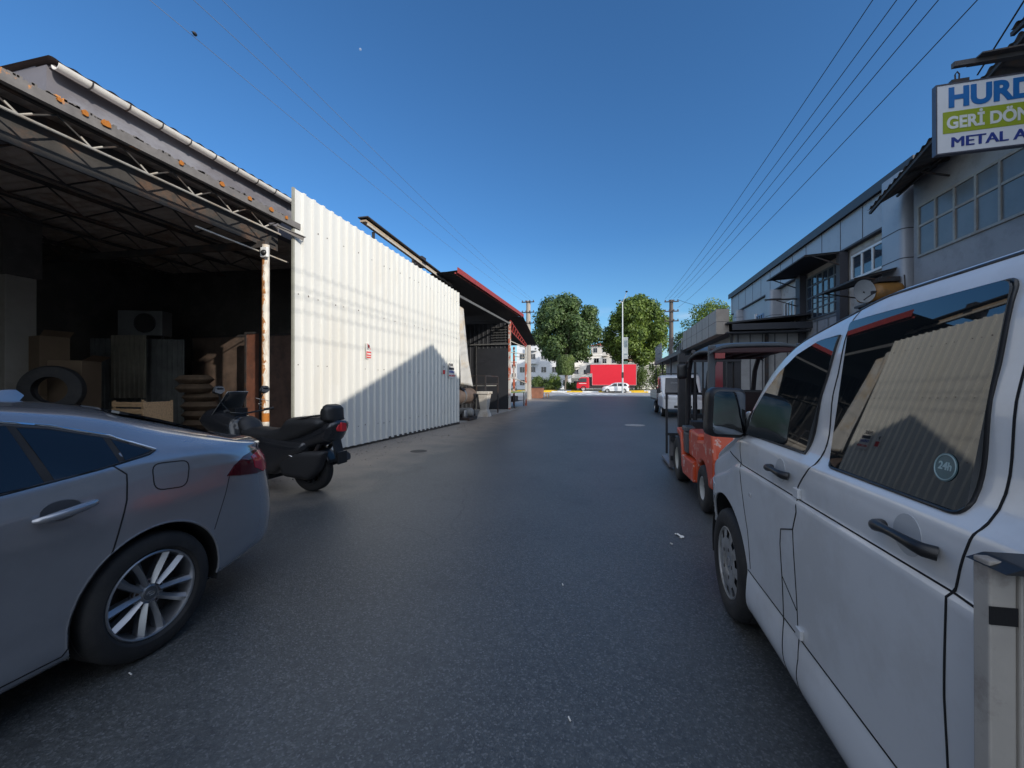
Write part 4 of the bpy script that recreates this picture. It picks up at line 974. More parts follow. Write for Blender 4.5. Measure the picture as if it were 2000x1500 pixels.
while y < 26: g.box(-.006, .0, yy(y), yy(y)+.025, 5.68, 6.62); y += 1.12
g.build('panel_joints', jm, mb_)
g = MB(); g.box(-.08, 9, yy(11.25), yy(26.15), 6.65, 6.85); g.box(-.12, -.08, yy(11.25), yy(26.15), 6.60, 6.87); g.build('roof', cap, mb_)
g = MB(); g.box(-.02, .14, yy(12.2), yy(26), 5.62, 5.675); g.build('soffit', jm, mb_)
g = MB(); g.box(.08, .14, yy(20.6), yy(26.0), 3.0, 5.61); g.build('side_cladding', clad, mb_)
# pilasters (rounded clad)
for (y0, y1) in ((11.35, 12.15), (19.3, 19.95), (24.1, 24.6)):
    g = MB(); g.prism(rounded([(-.28, yy(y0)), (.3, yy(y0)), (.3, yy(y1)), (-.28, yy(y1))], [.14, 0, 0, .14]), Matrix.Identity(4), 5.6 if y0 > 12 else 6.6); p = g.build('pilaster', clad, mb_, smooth=40)
    for z in (3.6, 4.5, 5.2):
        g = MB(); g.prism(rounded([(-.286, yy(y0)-.006), (.3, yy(y0)-.006), (.3, yy(y1)+.006), (-.286, yy(y1)+.006)], [.14, 0, 0, .14]), Matrix.Translation((0, 0, z)), .02)
        g.build('joint', jm, p, smooth=40)
def window(y0, y1, z0, z1, panes, parent, X0=.10, fr=.06, rowz=(), frm=pvc, name='window', recess=.03, gl=None):
    g = MB(); A, B_ = yy(y0), yy(y1); xf = X0-.02
    g.box(xf-.03, xf+.02, A, B_, z0, z0+fr); g.box(xf-.03, xf+.02, A, B_, z1-fr, z1)
    for i in range(panes+1):
        c = A+fr/2+(B_-A-fr)*i/panes; g.box(xf-.03, xf+.02, c-fr/2, c+fr/2, z0+fr, z1-fr)
    for z in rowz:
        for i in range(panes):
            a = A+fr+(B_-A-fr)*i/panes; b = A+(B_-A-fr)*(i+1)/panes; g.box(xf-.025, xf+.015, a, b, z-fr/2, z+fr/2)
    f = g.build(name, frm, parent)
    zs = [z0+fr]+sorted([q for z in rowz for q in (z-fr/2, z+fr/2)])+[z1-fr]
    g = MB()
    for i in range(panes):
        a = A+fr+(B_-A-fr)*i/panes; b = A+(B_-A-fr)*(i+1)/panes
        for k in range(0, len(zs), 2): g.box(xf-.004, xf+.006, a+.001, b-.001, zs[k]+.001, zs[k+1]-.001)
    g.build('pane', gl or wg, f); return f
wood_fr = mat('weathered_frame', (.30, .27, .24), .7, var=.2)
def dark_back(y0, y1, z0, z1, parent, m=None): 
    g = MB(); g.box(.10, .149, yy(y0), yy(y1), z0, z1); g.build('reveal', m or wood_fr, parent)
dark_back(12.45, 14.15, 4.55, 5.45, mb_); window(12.55, 14.05, 4.62, 5.36, 3, mb_)
window(12.6, 13.6, 3.95, 4.25, 2, mb_, X0=.13)
dark_back(14.55, 16.9, 3.2, 5.45, mb_, gwall); window(14.6, 16.85, 3.85, 5.40, 6, mb_, rowz=(4.2, 4.65, 5.05), frm=mat('iron_frame', (.09, .10, .11), .6), fr=.045)
window(14.6, 16.85, 2.9, 3.80, 3, mb_, frm=mat('panel_frame', (.13, .14, .15), .6), gl=gwall)
for q_, r_ in ((16.95, 17.3), (14.3, 14.5)): g = MB(); g.box(-.12, .1, yy(q_), yy(r_), 2.5, 5.6); g.build('dark_column', mat('column_dark', (.045, .045, .055), .6), mb_)
dark_back(17.75, 18.9, 3.85, 5.0, mb_); window(17.85, 18.8, 3.92, 4.9, 3, mb_, rowz=())
window(21.1, 22.0, 3.9, 4.9, 3, mb_, X0=.08, frm=mat('trim_blue', (.16, .28, .45), .5)); g = MB(); g.box(-.03, .06, yy(21.95), yy(22.05), 3.6, 5.0); g.build('downpipe', pvc, mb_)
window(24.9, 25.7, 3.9, 4.8, 2, mb_, X0=.08, frm=M_['dsteel'])
# small sheet awnings on the facade
def awning(y0, y1, z, out, drop, lab, brk=True, m=None):
    g = thing('sheet_awning', lab, 'awning', (RX-.0, (y0+y1)/2, z), 0, 'sheet metal awnings on the grey building'); h = (y1-y0)/2; b = MB()
    corr_roof(b, (.1, -h, 0), (0, 2*h, 0), (-out, 0, -drop), .12, .02); b.build('sheet', m or dk, g)
    b = MB()
    for s_ in (-h+.05, h-.05): b.beam((.1, s_, -.03), (.1-out, s_, -drop-.03), .04); b.beam((.1, s_, -.5), (.1-out*.85, s_, -drop*.85-.03), .03)
    b.beam((.1-out, -h, -drop-.03), (.1-out, h, -drop-.03), .04); b.build('bracket', M_['dsteel'], g)
awning(14.3, 17.4, 5.62, 1.15, .05, 'flat dark awning over the lattice window of grey building')
awning(17.7, 20.0, 3.85, 1.0, .25, 'small dark awning below the white window beyond lattice window')
awning(11.5, 13.4, 4.42, 1.25, .3, 'corrugated awning above the yellow tank on grey building', m=dk)
b = None
g = thing('steel_bracket_arm', 'thin dark steel arm sticking out under the lattice window', 'bracket', (RX, 17.2, 4.75)); b = MB(); b.beam((.1, 0, 0), (-1.2, 0, .02), .05); b.beam((.1, 0, -.35), (-.8, 0, -.02), .03); b.build('arm', M_['dsteel'], g)
# yellow tank + dish
g = thing('compressor_tank', 'yellow brown compressor tank on a wall bracket above the van', 'tank', (6.42, 11.5, 3.30)); g.scale = (.78, .78, .78)
ym = mat('ochre_paint', (.26, .12, .025), .5, var=.2, stain=(.12, .07, .03), samt=.6, sscale=4)
b = MB(); b.lathe([(0, -.42), (.18, -.40), (.29, -.3), (.31, -.2), (.31, .2), (.29, .3), (.18, .40), (0, .42)], 28, frame((.1, 0, .55), (0, 1, 0), (0, 0, 1), (1, 0, 0))); b.build('tank', ym, g, smooth=50)
b = MB(); b.lathe([(0, -.3), (.12, -.28), (.16, -.2), (.16, .2), (.12, .28), (0, .3)], 20, frame((-.35, 0, .42), (0, 1, 0), (0, 0, 1), (1, 0, 0))); b.build('motor', ym, g, smooth=50)
b = MB(); b.box(-.2, .35, -.2, .2, .86, 1.0); b.cyl((.4, -.32, .5), (.36, -.34, 1.0), .02, 8, 0); b.build('pump_head', M_['dsteel'], g, bevel=.02)
b = MB(); b.box(-.6, .7, -.3, .3, .14, .2); b.beam((.6, -.25, -.6), (-.5, -.25, .14), .04); b.beam((.6, .25, -.6), (-.5, .25, .14), .04); b.build('bracket', M_['dsteel'], g)
g = thing('satellite_dish', 'round grey satellite dish in front of the yellow tank', 'satellite dish', (5.92, 11.25, 3.74))
Md = frame((0, 0, 0), Vector((.96, .25, 0)), Vector((0, 0, 1)), Vector((.25, -.96, .1)).normalized())
b = MB(); b.lathe([(0, -.05), (.1, -.045), (.2, -.025), (.27, 0), (.275, .004), (.2, -.03), (.1, -.052), (0, -.057)], 32, Md); b.build('dish', mat('dish_grey', (.32, .34, .36), .5), g, smooth=60)
b = MB(); b.cyl(Md @ Vector((0, -.2, -.02)), Md @ Vector((0, -.1, .32)), .012, 8); b.box(-.03, .03, -.36, -.28, -.13, -.07); b.cyl((0, .05, 0), (.3, .3, -.3), .02, 8); b.build('arm', M_['dsteel'], g)
# ------------------------------------------------------------------ right: nearer building with window band
nb = thing('window_band_building', 'near grey building with a tall steel framed window band, right', 'building', (RX-.25, 11.28, 0))
g = MB(); g.box(.15, 9, yy(0), yy(11.28), 0, 4.42); g.box(.15, 9, yy(0), yy(11.28), 5.62, 6.6); g.box(.15, .3, yy(11.15), yy(11.28), 4.42, 5.62); g.box(1.2, 9, yy(0), yy(11.1), 4.42, 5.62); g.box(.15, 1.198, yy(0), yy(3.19), 4.421, 5.619); g.build('wall', gwall, nb)
sfr = mat('band_frame', (.27, .26, .24), .65, var=.15, stain=(.2, .12, .08), samt=.4)
window(3.2, 11.12, 4.42, 5.60, 16, nb, X0=.16, fr=.05, rowz=(5.12,), frm=sfr, gl=glassy('band_glass', (.12, .125, .13), .28, .5), name='window_band')
# gable that carries the roof
g = MB(); Mx = frame((.2, 0, 0), (0, 1, 0), (0, 0, 1), (1, 0, 0))
g.prism([(yy(-.3), 6.6), (yy(9.4), 6.6), (yy(9.4), 6.75), (yy(8.6), 6.72), (yy(4.7), 8.7), (yy(0), 6.95)], Mx, 8.7); g.build('gable', gwall, nb)
# corrugated awnings, hanging low over the windows
aw = mat('awning_sheet', (.075, .07, .07), .65, var=.3, scale=3, stain=(.14, .08, .05), samt=.5)
def bigawn(y0, y1, zi, zo0, zo1, out, lab):
    g = thing('corrugated_awning', lab, 'awning', (RX, y0, zi), 0, 'corrugated awnings over the window band'); b = MB(); L = y1-y0; N = int(L/.02)
    vs = []
    for i in range(N+1):
        t = i/N; h = .022*math.sin(t*L/.16*2*math.pi); zo = zo0+(zo1-zo0)*t; vs += [(.15, t*L, h), (-out, t*L, zo-zi+h)]
    b.add(vs, [(2*i, 2*i+2, 2*i+3, 2*i+1) for i in range(N)]); b.build('sheet', aw, g)
    b = MB(); b.beam((-out+.06, 0, zo0-zi-.05), (-out+.06, L, zo1-zi-.05), .05, .06); b.beam((-out*.4, 0, (zo0-zi)*.5-.05), (-out*.4, L, (zo1-zi)*.5-.05), .04, .05)
    k = 0
    while k < L: z = (zo0+(zo1-zo0)*k/L-zi); b.beam((.15, k+.05, -.05), (-out+.05, k+.05, z-.05), .04, .05); b.beam((.15, k+.05, -.55), (-out*.7, k+.05, z*.7-.06), .03); k += 1.3
    b.build('bracket', M_['dsteel'], g)
bigawn(7.6, 11.3, 6.35, 6.80, 5.66, 1.0, 'lower corrugated awning above the window band, left of sign')
bigawn(3.0, 7.5, 6.75, 7.1, 6.75, 1.25, 'upper corrugated awning rising above the blue lettered sign')
for (y, z, x1, lab) in ((6.95, 6.02, 4.72, 'dark steel arm that carries the blue lettered sign'), (5.9, 6.75, 4.75, 'ragged sheet end sticking out high above the sign')):
    g = thing('support_arm', lab, 'bracket', (RX, y, z)); b = MB(); b.beam((.15, 0, .05), (x1-RX, 0, 0), .06, .07); b.add([(.1, -.18, .09), (x1-RX+.25, -.12, .05), (x1-RX+.25, .14, .05), (.1, .2, .09), (.1, -.18, .07), (x1-RX+.25, -.12, .03), (x1-RX+.25, .14, .03), (.1, .2, .07)], [(0, 1, 2, 3), (7, 6, 5, 4), (0, 4, 5, 1), (1, 5, 6, 2), (2, 6, 7, 3), (3, 7, 4, 0)])
    b.build('arm', aw, g)
wire((5.1, 5.85, 6.75), (5.25, 7.3, 6.05), .0, 'short stay cable between the sign arm and the ragged sheet', r=.012)
# the sign
SX0, SX1, SY, SZ0, SZ1 = 4.54, 6.10, 6.97, 4.79, 5.77
sg = thing('shop_sign', 'white box sign with big blue letters and green band', 'sign', (SX0, SY, SZ0), R(-1.0)); W_ = SX1-SX0; H_ = SZ1-SZ0
b = MB(); b.box(0, W_, 0, .06, 0, H_); b.build('box', mat('sign_white', (.62, .63, .66), .35, var=.02), sg, bevel=.008)
b = MB()
for a in ((-.008, .008, -.008, .068, -.01, H_+.01), (W_-.008, W_+.008, -.008, .068, -.01, H_+.01)): b.box(*a)
b.box(.0082, W_-.0082, -.008, .068, -.01, .008); b.box(.0082, W_-.0082, -.008, .068, H_-.008, H_+.01); b.build('frame', mat('sign_frame', (.06, .06, .08), .4), sg)
sblue = mat('sign_blue', (.012, .13, .38), .35, var=.03); snavy = mat('sign_navy', (.02, .04, .22), .35, var=.03); sgreen = mat('sign_green', (.27, .33, .02), .4, var=.03)
b = MB(); b.box(.075, W_-.03, -.005, -.0005, .28, .585); b.build('green_band', sgreen, sg)
Mt = lambda x, z: frame((x, -.004, z), (1, 0, 0), (0, 0, 1), (0, -1, 0))
text('lettering', 'HURDA', Mt(.13, .655), .375, sblue, sg, bold=.016, sx=.93)
text('lettering', 'GERİ DÖNÜŞÜM', Mt(.115, .345) @ Matrix.Translation((0, 0, .002)), .235, mat('sign_letter_white', (.62, .63, .62), .4), sg, bold=.008, sx=.80)
for q_ in (0, .006, .012): text('lettering', 'METAL ALIM', Mt(.155+q_, .08) @ Matrix.Translation((0, 0, q_*.03)), .20, snavy, sg, bold=0, sx=1.05)
b = MB()
for x in (.28, 1.2): b.box(x-.1, x+.1, .0, .06, H_+.013, H_+.06); b.tube([(x-.02, .06, H_+.06), (x-.025, .06, H_+.16), (x, .06, H_+.2), (x+.025, .06, H_+.16), (x+.02, .06, H_+.06)], .009, 6)
b.build('hanger', M_['dsteel'], sg)
# tall block added out of frame to shade the lane and workshop
g = thing('tall_shade_block', 'tall unseen grey shade block added next to the window band building', 'building', (RX, -14, 0)); b = MB(); b.box(.1, .5, 0, 11.7, 0, 10.42); b.box(.5, 9, 0, 11.7, 0, 5.2); b.box(.1, .5, 11.72, 13.98, 0, 6.85); b.build('wall', gwall, g)
b = MB(); b.box(.5, 9.1, -.1, 11.8, 5.2, 5.35); b.build('roof', cap, g)
for i in range(5):
    for z in (1.2, 4.6, 7.6): b = MB(); b.box(.05, .12, .8+i*2.2, 2.2+i*2.2, z, z+1.3); b.build('window', wg, g)
# ------------------------------------------------------------------ annex in front of the main building
ax = thing('annex', 'low annex with beige panel fascia in front of grey building', 'annex', (4.0, 16.8, 0))
beige = mat('beige_panel', (.36, .31, .26), .6, var=.07, scale=1.2, stain=(.26, .22, .19), samt=.4)
b = MB(); b.box(0, .45, 0, 7.2, 3.46, 3.93); b.box(0, .45, 0, 7.2, 3.945, 4.42); b.build('fascia', beige, ax)
b = MB(); y = 1.2
while y < 7.2: b.box(-.006, .0, y, y+.02, 3.46, 4.42); y += 1.2
b.box(.004, .446, .003, 7.19, 3.931, 3.944); b.build('panel_joints', jm, ax)
b = MB(); b.add([(.3, -.35, 3.86), (3.1, -.35, 4.1), (3.1, 8, 4.1), (.3, 8, 3.86), (.3, -.35, 3.80), (3.1, -.35, 4.04), (3.1, 8, 4.04), (.3, 8, 3.80)], [(0, 1, 2, 3), (7, 6, 5, 4), (0, 4, 5, 1), (1, 5, 6, 2), (2, 6, 7, 3), (3, 7, 4, 0)]); b.build('roof', dk, ax)
b = MB(); b.box(.46, 3.05, -.4, -.352, 3.55, 3.78); b.box(.3, 3.05, -.3, 8, 3.45, 3.5); b.build('soffit', cap, ax)
wpan = mat('annex_panel', (.30, .30, .30), .6, var=.12, scale=1.5, stain=(.2, .19, .18), samt=.4)
b = MB(); b.box(.75, 3.1, .3, .38, 0, 3.45); b.box(.75, .83, .38, 8, 0, 3.45); b.build('wall', wpan, ax)
b = MB()
for i in range(6): b.box(.83+i*.42, .86+i*.42, .285, .299, 0, 3.45)
b.build('panel_joints', jm, ax)
b = MB(); b.box(1.75, 1.85, .15, .26, 0, 3.5); b.box(.5, .58, .0, .08, 0, 3.46); b.build('post', M_['dsteel'], ax)
b = MB(); b.box(.72, .749, 1.2, 3.6, .1, 2.9); b.build('red_door', mat('door_red', (.35, .03, .03), .5, var=.15), ax)
# further lean-to with racks on its roof
fx = thing('lean_to', 'cluttered low lean-to beyond the beige annex', 'lean-to', (4.0, 24.2, 0))
b = MB(); b.box(0, 3.2, 0, 13.5, 3.3, 3.45); b.build('roof', dk, fx)
b = MB(); b.box(.9, 1.0, 0, 13.5, 0, 3.3); b.build('wall', wpan, fx)
for y in (.1, 4.5, 9, 13.3): b = MB(); b.box(0, .09, y, y+.09, 0, 3.3); b.build('post', M_['dsteel'], fx)
b = MB(); b.box(-.1, 0, 0, 13.5, 3.28, 3.52); b.build('fascia', cap, fx)
g = thing('rooftop_crate', 'dark boxes and rails stored on the lean-to roof edge', 'crate', (4.1, 25.2, 3.45))
for q_ in ((0, .5, 0, .8, 0, .55), (.02, .45, 1.2, 1.9, 0, .45)): b = MB(); b.box(*q_); b.build('box', M_['dsteel'], g)
b = MB(); b.beam((0, -.3, .75), (0, 3, .55), .06); b.beam((0, -.3, .0), (0, -.3, .75), .06); b.beam((0, 3, 0), (0, 3, .55), .06); b.build('rail', M_['steel'], g)
g = thing('mesh_sign_frame', 'lattice framed banner on top of the lean-to by the dark pole', 'sign frame', (4.0, 33.4, 3.5))
b = MB()
for i in range(10): b.beam((0, i*.45, 0), (0, i*.45, 1.3), .035); b.beam((0, i*.45, 0), (0, i*.45+.45, 1.3), .02); b.beam((0, i*.45+.45, 0), (0, i*.45, 1.3), .02)
for z in (0, .65, 1.3): b.beam((0, 0, z), (0, 4.5, z), .05)
b.build('lattice', mat('lattice_grey', (.28, .29, .30), .5), g); b = MB(); b.box(.04, .06, .1, 4.4, .1, 1.2); b.build('banner', mat('banner_dirty', (.30, .31, .32), .8, var=.5, scale=6), g)
# hidden back block added to keep the lane end in shade
g = thing('rear_shade_hall', 'plain unseen grey hall added behind the annex row for shade', 'building', (12.0, 27.5, 0)); b = MB(); b.box(0, 8, 0, 12, 0, 8.6); b.build('wall', gwall, g); b = MB(); b.box(-.1, 8.1, -.1, 12.1, 8.6, 8.75); b.build('roof', cap, g)
for i in range(5): b = MB(); b.box(-.03, .01, 1+i*2.2, 2.3+i*2.2, 4, 5.4); b.build('window', wg, g)
# ------------------------------------------------------------------ vehicles
def wheel(parent, c, r, wd, rim_r, side, spokes=10, kind='alloy', rim_m=None, name='wheel', steer=0):
    """wheel at c (axle along local x); side=+1 outer face towards +x"""
    w_ = bpy.data.objects.new(name, None); C.objects.link(w_); w_.parent = parent; w_.location = c; w_.rotation_euler = (0, 0, steer); w_.empty_display_size = .1
    Mx = frame((0, 0, 0), (0, 1, 0), (0, 0, 1), (side, 0, 0)) if side > 0 else frame((0, 0, 0), (0, -1, 0), (0, 0, 1), (-1, 0, 0))
    h = wd/2; b = MB()
    pr = [(rim_r, -h*.8), (rim_r+.015, -h*.98), (r-.05, -h), (r-.015, -h*.86), (r, -h*.6), (r, -h*.35), (r-.008, -h*.33), (r-.008, -h*.28), (r, -h*.26), (r, h*.26), (r-.008, h*.28), (r-.008, h*.33), (r, h*.35), (r, h*.6),
          (r-.012, h*.84), (r-.03, h*.95), (r-.06, h*1.0), (r-.085, h*.995), (rim_r+.022, h*.97), (rim_r+.004, h*.88), (rim_r-.004, h*.8)]
    b.lathe(pr, 56, Mx, close=True); b.build('tyre', M_['rubber'], w_, smooth=50)
    rim_m = rim_m or M_['steel']
    b = MB(); q = rim_r
    b.lathe([(q, h*.86), (q-.006, h*.90), (q-.014, h*.86), (q-.022, h*.60), (q-.03, -h*.8), (q, -h*.8)], 56, Mx, close=True)
    if kind == 'alloy':
        for i in range(spokes):
            a0 = i*2*math.pi/spokes; off = (.085 if i % 2 else -.085); a1 = a0+off
            def P(rr, aa, dz, ww): 
                return [(rr*math.cos(aa)-s_*ww*math.sin(aa), rr*math.sin(aa)+s_*ww*math.cos(aa), dz) for s_ in (-1, 0, 1)]
            L1 = P(q*.22, a0, h*.62, .017); L2 = P(q*.6, (a0+a1)/2, h*.66, .017); L3 = P(q*.955, a1, h*.80, .024)
            vs = []
            for L_, rise in ((L1, .006), (L2, .016), (L3, .004)):
                vs += [Mx @ Vector((L_[0][0], L_[0][1], L_[0][2]-.012)), Mx @ Vector((L_[1][0], L_[1][1], L_[1][2]+rise)), Mx @ Vector((L_[2][0], L_[2][1], L_[2][2]-.012)), Mx @ Vector((L_[2][0], L_[2][1], L_[2][2]-.05)), Mx @ Vector((L_[0][0], L_[0][1], L_[0][2]-.05))]
            fs = []
            for k in range(2):
                for j in range(5): fs.append((k*5+j, k*5+(j+1) % 5, (k+1)*5+(j+1) % 5, (k+1)*5+j))
            fs += [(0, 1, 2, 3, 4), (14, 13, 12, 11, 10)]; b.add(vs, fs)
        b.lathe([(0, h*.60), (q*.17, h*.60), (q*.19, h*.56), (q*.34, h*.50), (q*.36, h*.30), (0, h*.30)], 40, Mx)
        rim = b.build('rim', rim_m, w_, smooth=35)
        b = MB()
        for i in range(5):
            a = 2*math.pi*(i+.25)/5; b.lathe([(0, h*.54), (.009, h*.54), (.011, h*.50), (.020, h*.50), (.021, h*.515), (.023, h*.515), (.023, h*.4)], 14, Mx @ Matrix.Translation((q*.27*math.cos(a), q*.27*math.sin(a), 0)))
        b.build('lug_nut', M_['dsteel'], rim, smooth=40)
        b = MB(); b.lathe([(0, h*.60+.003), (q*.145, h*.60+.003), (q*.15, h*.6+.001)], 32, Mx); cp = b.build('centre_cap', mat('cap_grey', (.14, .15, .16), .35, metal=.6), rim, smooth=40)
        b = MB()
        for rx, rz, cy in ((.021, .014, 0), (.0065, .0135, 0), (.0135, .006, .0062)):
            b.tube([Mx @ Vector((rx*math.cos(t), rz*math.sin(t)+cy, h*.6+.004)) for t in [k*math.pi/12 for k in range(24)]], .0013, 6, closed=True)
        b.build('emblem', M_['chrome'], cp, smooth=60)
    elif kind == 'cover':
        b.lathe([(0, h*.80), (q*.30, h*.80), (q*.34, h*.86), (q*.55, h*.90), (q*.70, h*.86)], 48, Mx)
        n = 10
        for i in range(n):
            a = 2*math.pi*i/n; wa = math.pi/n*.60
            vs = [Mx @ Vector((rr*math.cos(a+s_*wa*k), rr*math.sin(a+s_*wa*k), z)) for rr, z, k in ((q*.70, h*.86, 1.0), (q*.82, h*.84, .95), (q*.955, h*.80, .9)) for s_ in (-1, -.4, .4, 1)]
            b.add(vs, [(j*4+k, j*4+k+1, (j+1)*4+k+1, (j+1)*4+k) for j in range(2) for k in range(3)])
        b.lathe([(q*.92, h*.82), (q*.99, h*.80), (q*.99, h*.6), (q*.92, h*.6)], 48, Mx, close=True)
        rim = b.build('hubcap', rim_m, w_, smooth=35)
        b = MB(); b.lathe([(0, h*.5), (q*.97, h*.5)], 40, Mx); b.build('rim', M_['gap'], w_)
        b = MB()
        for i in range(5):
            a = 2*math.pi*i/5; b.lathe([(0, h*.90), (.012, h*.89), (.014, h*.8)], 10, Mx @ Matrix.Translation((q*.42*math.cos(a), q*.42*math.sin(a), 0)))
        b.build('bolt_cap', M_['dsteel'], rim, smooth=40)
        b = MB(); b.lathe([(.026, h*.81), (.03, h*.83), (.034, h*.81)], 28, Mx); b.build('emblem', M_['chrome'], rim, smooth=60)
    else:
        b.lathe([(0, h*.55), (q*.35, h*.55), (q*.42, h*.35), (q*.8, h*.15), (q*.97, h*.5)], 32, Mx); rim = b.build('rim', rim_m, w_, smooth=40)
        b = MB()
        for i in range(6):
            a = 2*math.pi*i/6; b.lathe([(0, h*.5), (.016, h*.5), (.016, h*.2)], 8, Mx @ Matrix.Translation((q*.6*math.cos(a), q*.6*math.sin(a), 0)))
        b.build('lug_nut', M_['dsteel'], rim)
    # dark backing so nothing shows through
    b = MB(); b.lathe([(0, -h*.2), (q*.97, -h*.2)], 32, Mx); b.build('wheel_backing', M_['dsteel'], w_)
    return w_
def archlip(g, cy, cz, r, body, side, a0, a1, rr=.012, inset=0.0, rad=None):
    pts = []
    for i in range(41):
        a = a0+(a1-a0)*i/40; y = cy+math.cos(a)*(r+.004); z = cz+math.sin(a)*(r+.004)
        p, n = body.hit((side*2, y, z), (-side, 0, 0)); pts.append((p.x-side*inset, y, z))
    g.tube(pts, rr, 8)
def wheelhouse(parent, cy, cz, r, x0, x1):
    b = MB(); n = 24; vs = []
    for i in range(n+1):
        a = -.25+(math.pi+.5)*i/n
        for x in (x0, x1): vs.append((x, cy+math.cos(a)*r, cz+math.sin(a)*r))
    b.add(vs, [(2*i, 2*i+1, 2*i+3, 2*i+2) for i in range(n)])
    inner_x = x0 if abs(x0) < abs(x1) else x1
    b.add([(inner_x, cy+math.cos(-.25+(math.pi+.5)*i/n)*r, cz+math.sin(-.25+(math.pi+.5)*i/n)*r) for i in range(n+1)], [tuple(range(n+1))])
    return b.build('wheel_arch', M_['blackm'], parent, smooth=60)

# ============ silver sedan ============
sil = mat('silver_blue_paint', (.37, .38, .41), .20, metal=.6, coat=1, var=.02, scale=2, stain=(.24, .25, .27), samt=.2)
car = thing('parked_car', 'silver grey four door sedan parked on the left in front of the dark workshop', 'car', (-3.33, 1.66, 0), R(2.5))
U0, U1, F0, F1 = .36, 1.15, -2.85, -3.65
zc = pchip([-3.65, -3.3, -2.6, -2.3, -1.7, -1.2, -.7, -.2, .2, .5, .78, .95, 1.12], [.70, .80, .95, 1.02, 1.33, 1.42, 1.437, 1.418, 1.345, 1.235, 1.125, 1.11, 1.095])
zr = pchip([-3.65, -3.2, -2.6, -2.2, -1.6, -1.1, -.6, -.2, .2, .5, .75, 1.0, 1.12], [.66, .76, .93, 1.09, 1.30, 1.375, 1.38, 1.335, 1.245, 1.155, 1.09, 1.07, 1.05])
vr = pchip([-3.65, -2.6, -1.6, -.6, .2, .5, .8, 1.12], [.80, .78, .60, .57, .60, .68, .76, .78])
zb = pchip([-3.65, -2.6, -1.5, -.56, 0, .3, .6, .9, 1.12], [.60, .88, .955, 1.02, 1.085, 1.085, 1.055, 1.03, 1.01])
def ckeys(t):
    u = t; q = 1; 
    if t > U0: e = (t-U0)/(U1-U0); q = max(0, 1-e**3.0)**(1/3.0)
    if t < F0: e = (F0-t)/(F0-F1); q = max(0, 1-e**2.5)**(1/2.5)
    b_ = zb(t); k = (b_-.2)/.82
    fl = .022*math.exp(-((t)/.42)**2)+.022*math.exp(-((t+2.7)/.42)**2)
    K = [(.66, .20), (.845, .215), (.868+fl, .40), (.875+fl, .62), (.876+fl*.6, .80), (.868, .935), (.842, None), (None, 'm'), (None, 'r'), (None, 'q'), (0, 'c')]
    out = []
    rise = 0
    if t > .1: rise = .10*min(1, (t-.1)/.6)
    for i, (v, z) in enumerate(K):
        if z is None: zz = b_; vv = v-.02*max(0, min(1, (t-.2)/.6))
        elif z == 'm': vv = .5*(.84+vr(t))+.022; zz = .5*(b_+zr(t))
        elif z == 'r': vv = vr(t); zz = zr(t)
        elif z == 'q': vv = vr(t)*.6; zz = zr(t)+(zc(t)-zr(t))*.75
        elif z == 'c': vv = 0; zz = zc(t)
        else: vv = v; zz = .2+(z-.2)*k; zz = zz+(rise if i < 2 else (rise*.5 if i == 2 else 0))
        ue = [1.08, 1.13, 1.17, 1.16, 1.12, 1.09, 1.08, 1.08, 1.08, 1.09, 1.11][i]
        uu = u
        if t > U0: uu = U0+(t-U0)/(U1-U0)*(ue-U0)
        out.append((vv*q, uu, zz))
    return out
ts = list(np.arange(F0, U0, .018))
ts = [F0-(F0-F1)*math.sin(a) for a in np.linspace(math.pi/2, .02, 26)]+ts+[U0+(U1-U0)*math.sin(a) for a in np.linspace(0, math.pi/2, 44)]
WC = .335
B1 = Body(ckeys, ts, sub=9, arches=((0, WC, .385, .45), (-2.7, WC, .385, .45)), sharp=(5,))
RD = [(-1.05, .255), (-1.02, 1.0), (-.98, 1.35), (-.5, 1.345), (-.33, 1.3), (-.185, 1.24), (-.185, 1.085), (-.135, 1.03), (-.15, .90), (-.22, .66), (-.335, .34), (-.40, .25)]
FD = [(-1.06, .255), (-1.03, 1.0), (-.99, 1.36), (-1.3, 1.355), (-1.65, 1.24), (-1.98, .98), (-2.05, .6), (-1.95, .25)]
ms_ = B1.split([(1, RD), (-1, RD), (1, FD), (-1, FD)])
def fin2(name, me, m, parent):
    me.materials.append(m); o = bpy.data.objects.new(name, me); C.objects.link(o); o.parent = parent; return o
fin2('body', ms_[0], sil, car)
doors = {1: fin2('rear_door', ms_[1], sil, car), -1: fin2('rear_door', ms_[2], sil, car)}
fin2('front_door', ms_[3], sil, car); fin2('front_door', ms_[4], sil, car)
b = MB(); b.box(-.78, .78, -3.3, .40, .22, .26); b.box(-.45, .45, -3.2, .90, .26, .6); b.build('underbody', M_['blackm'], car)
S = dict(O=(2, 0, 0), A=(0, 1, 0), B=(0, 0, 1), d=(-1, 0, 0)); S2 = dict(O=(-2, 0, 0), A=(0, 1, 0), B=(0, 0, 1), d=(1, 0, 0))
for s_ in (1, -1):
    for cy in (0, -2.7):
        b = MB(); archlip(b, cy, WC, .385, B1, s_, -.15, math.pi+.15, .008, .006); b.build('arch_lip', sil, car, smooth=60)
        wheelhouse(car, cy, WC, .39, s_*.50, s_*.86)
        b = wheel(car, (s_*.765, cy, WC), WC, .225, .232, s_, rim_m=mat('alloy', (.36, .37, .39), .33, metal=.85, var=.08))
gl = [(-1.95, .985), (-1.5, .985), (-.56, 1.048), (-.25, 1.082), (.0, 1.118), (.03, 1.128), (-.02, 1.155), (-.12, 1.215), (-.33, 1.287), (-.52, 1.325), (-.9, 1.345), (-1.25, 1.335), (-1.6, 1.22)]
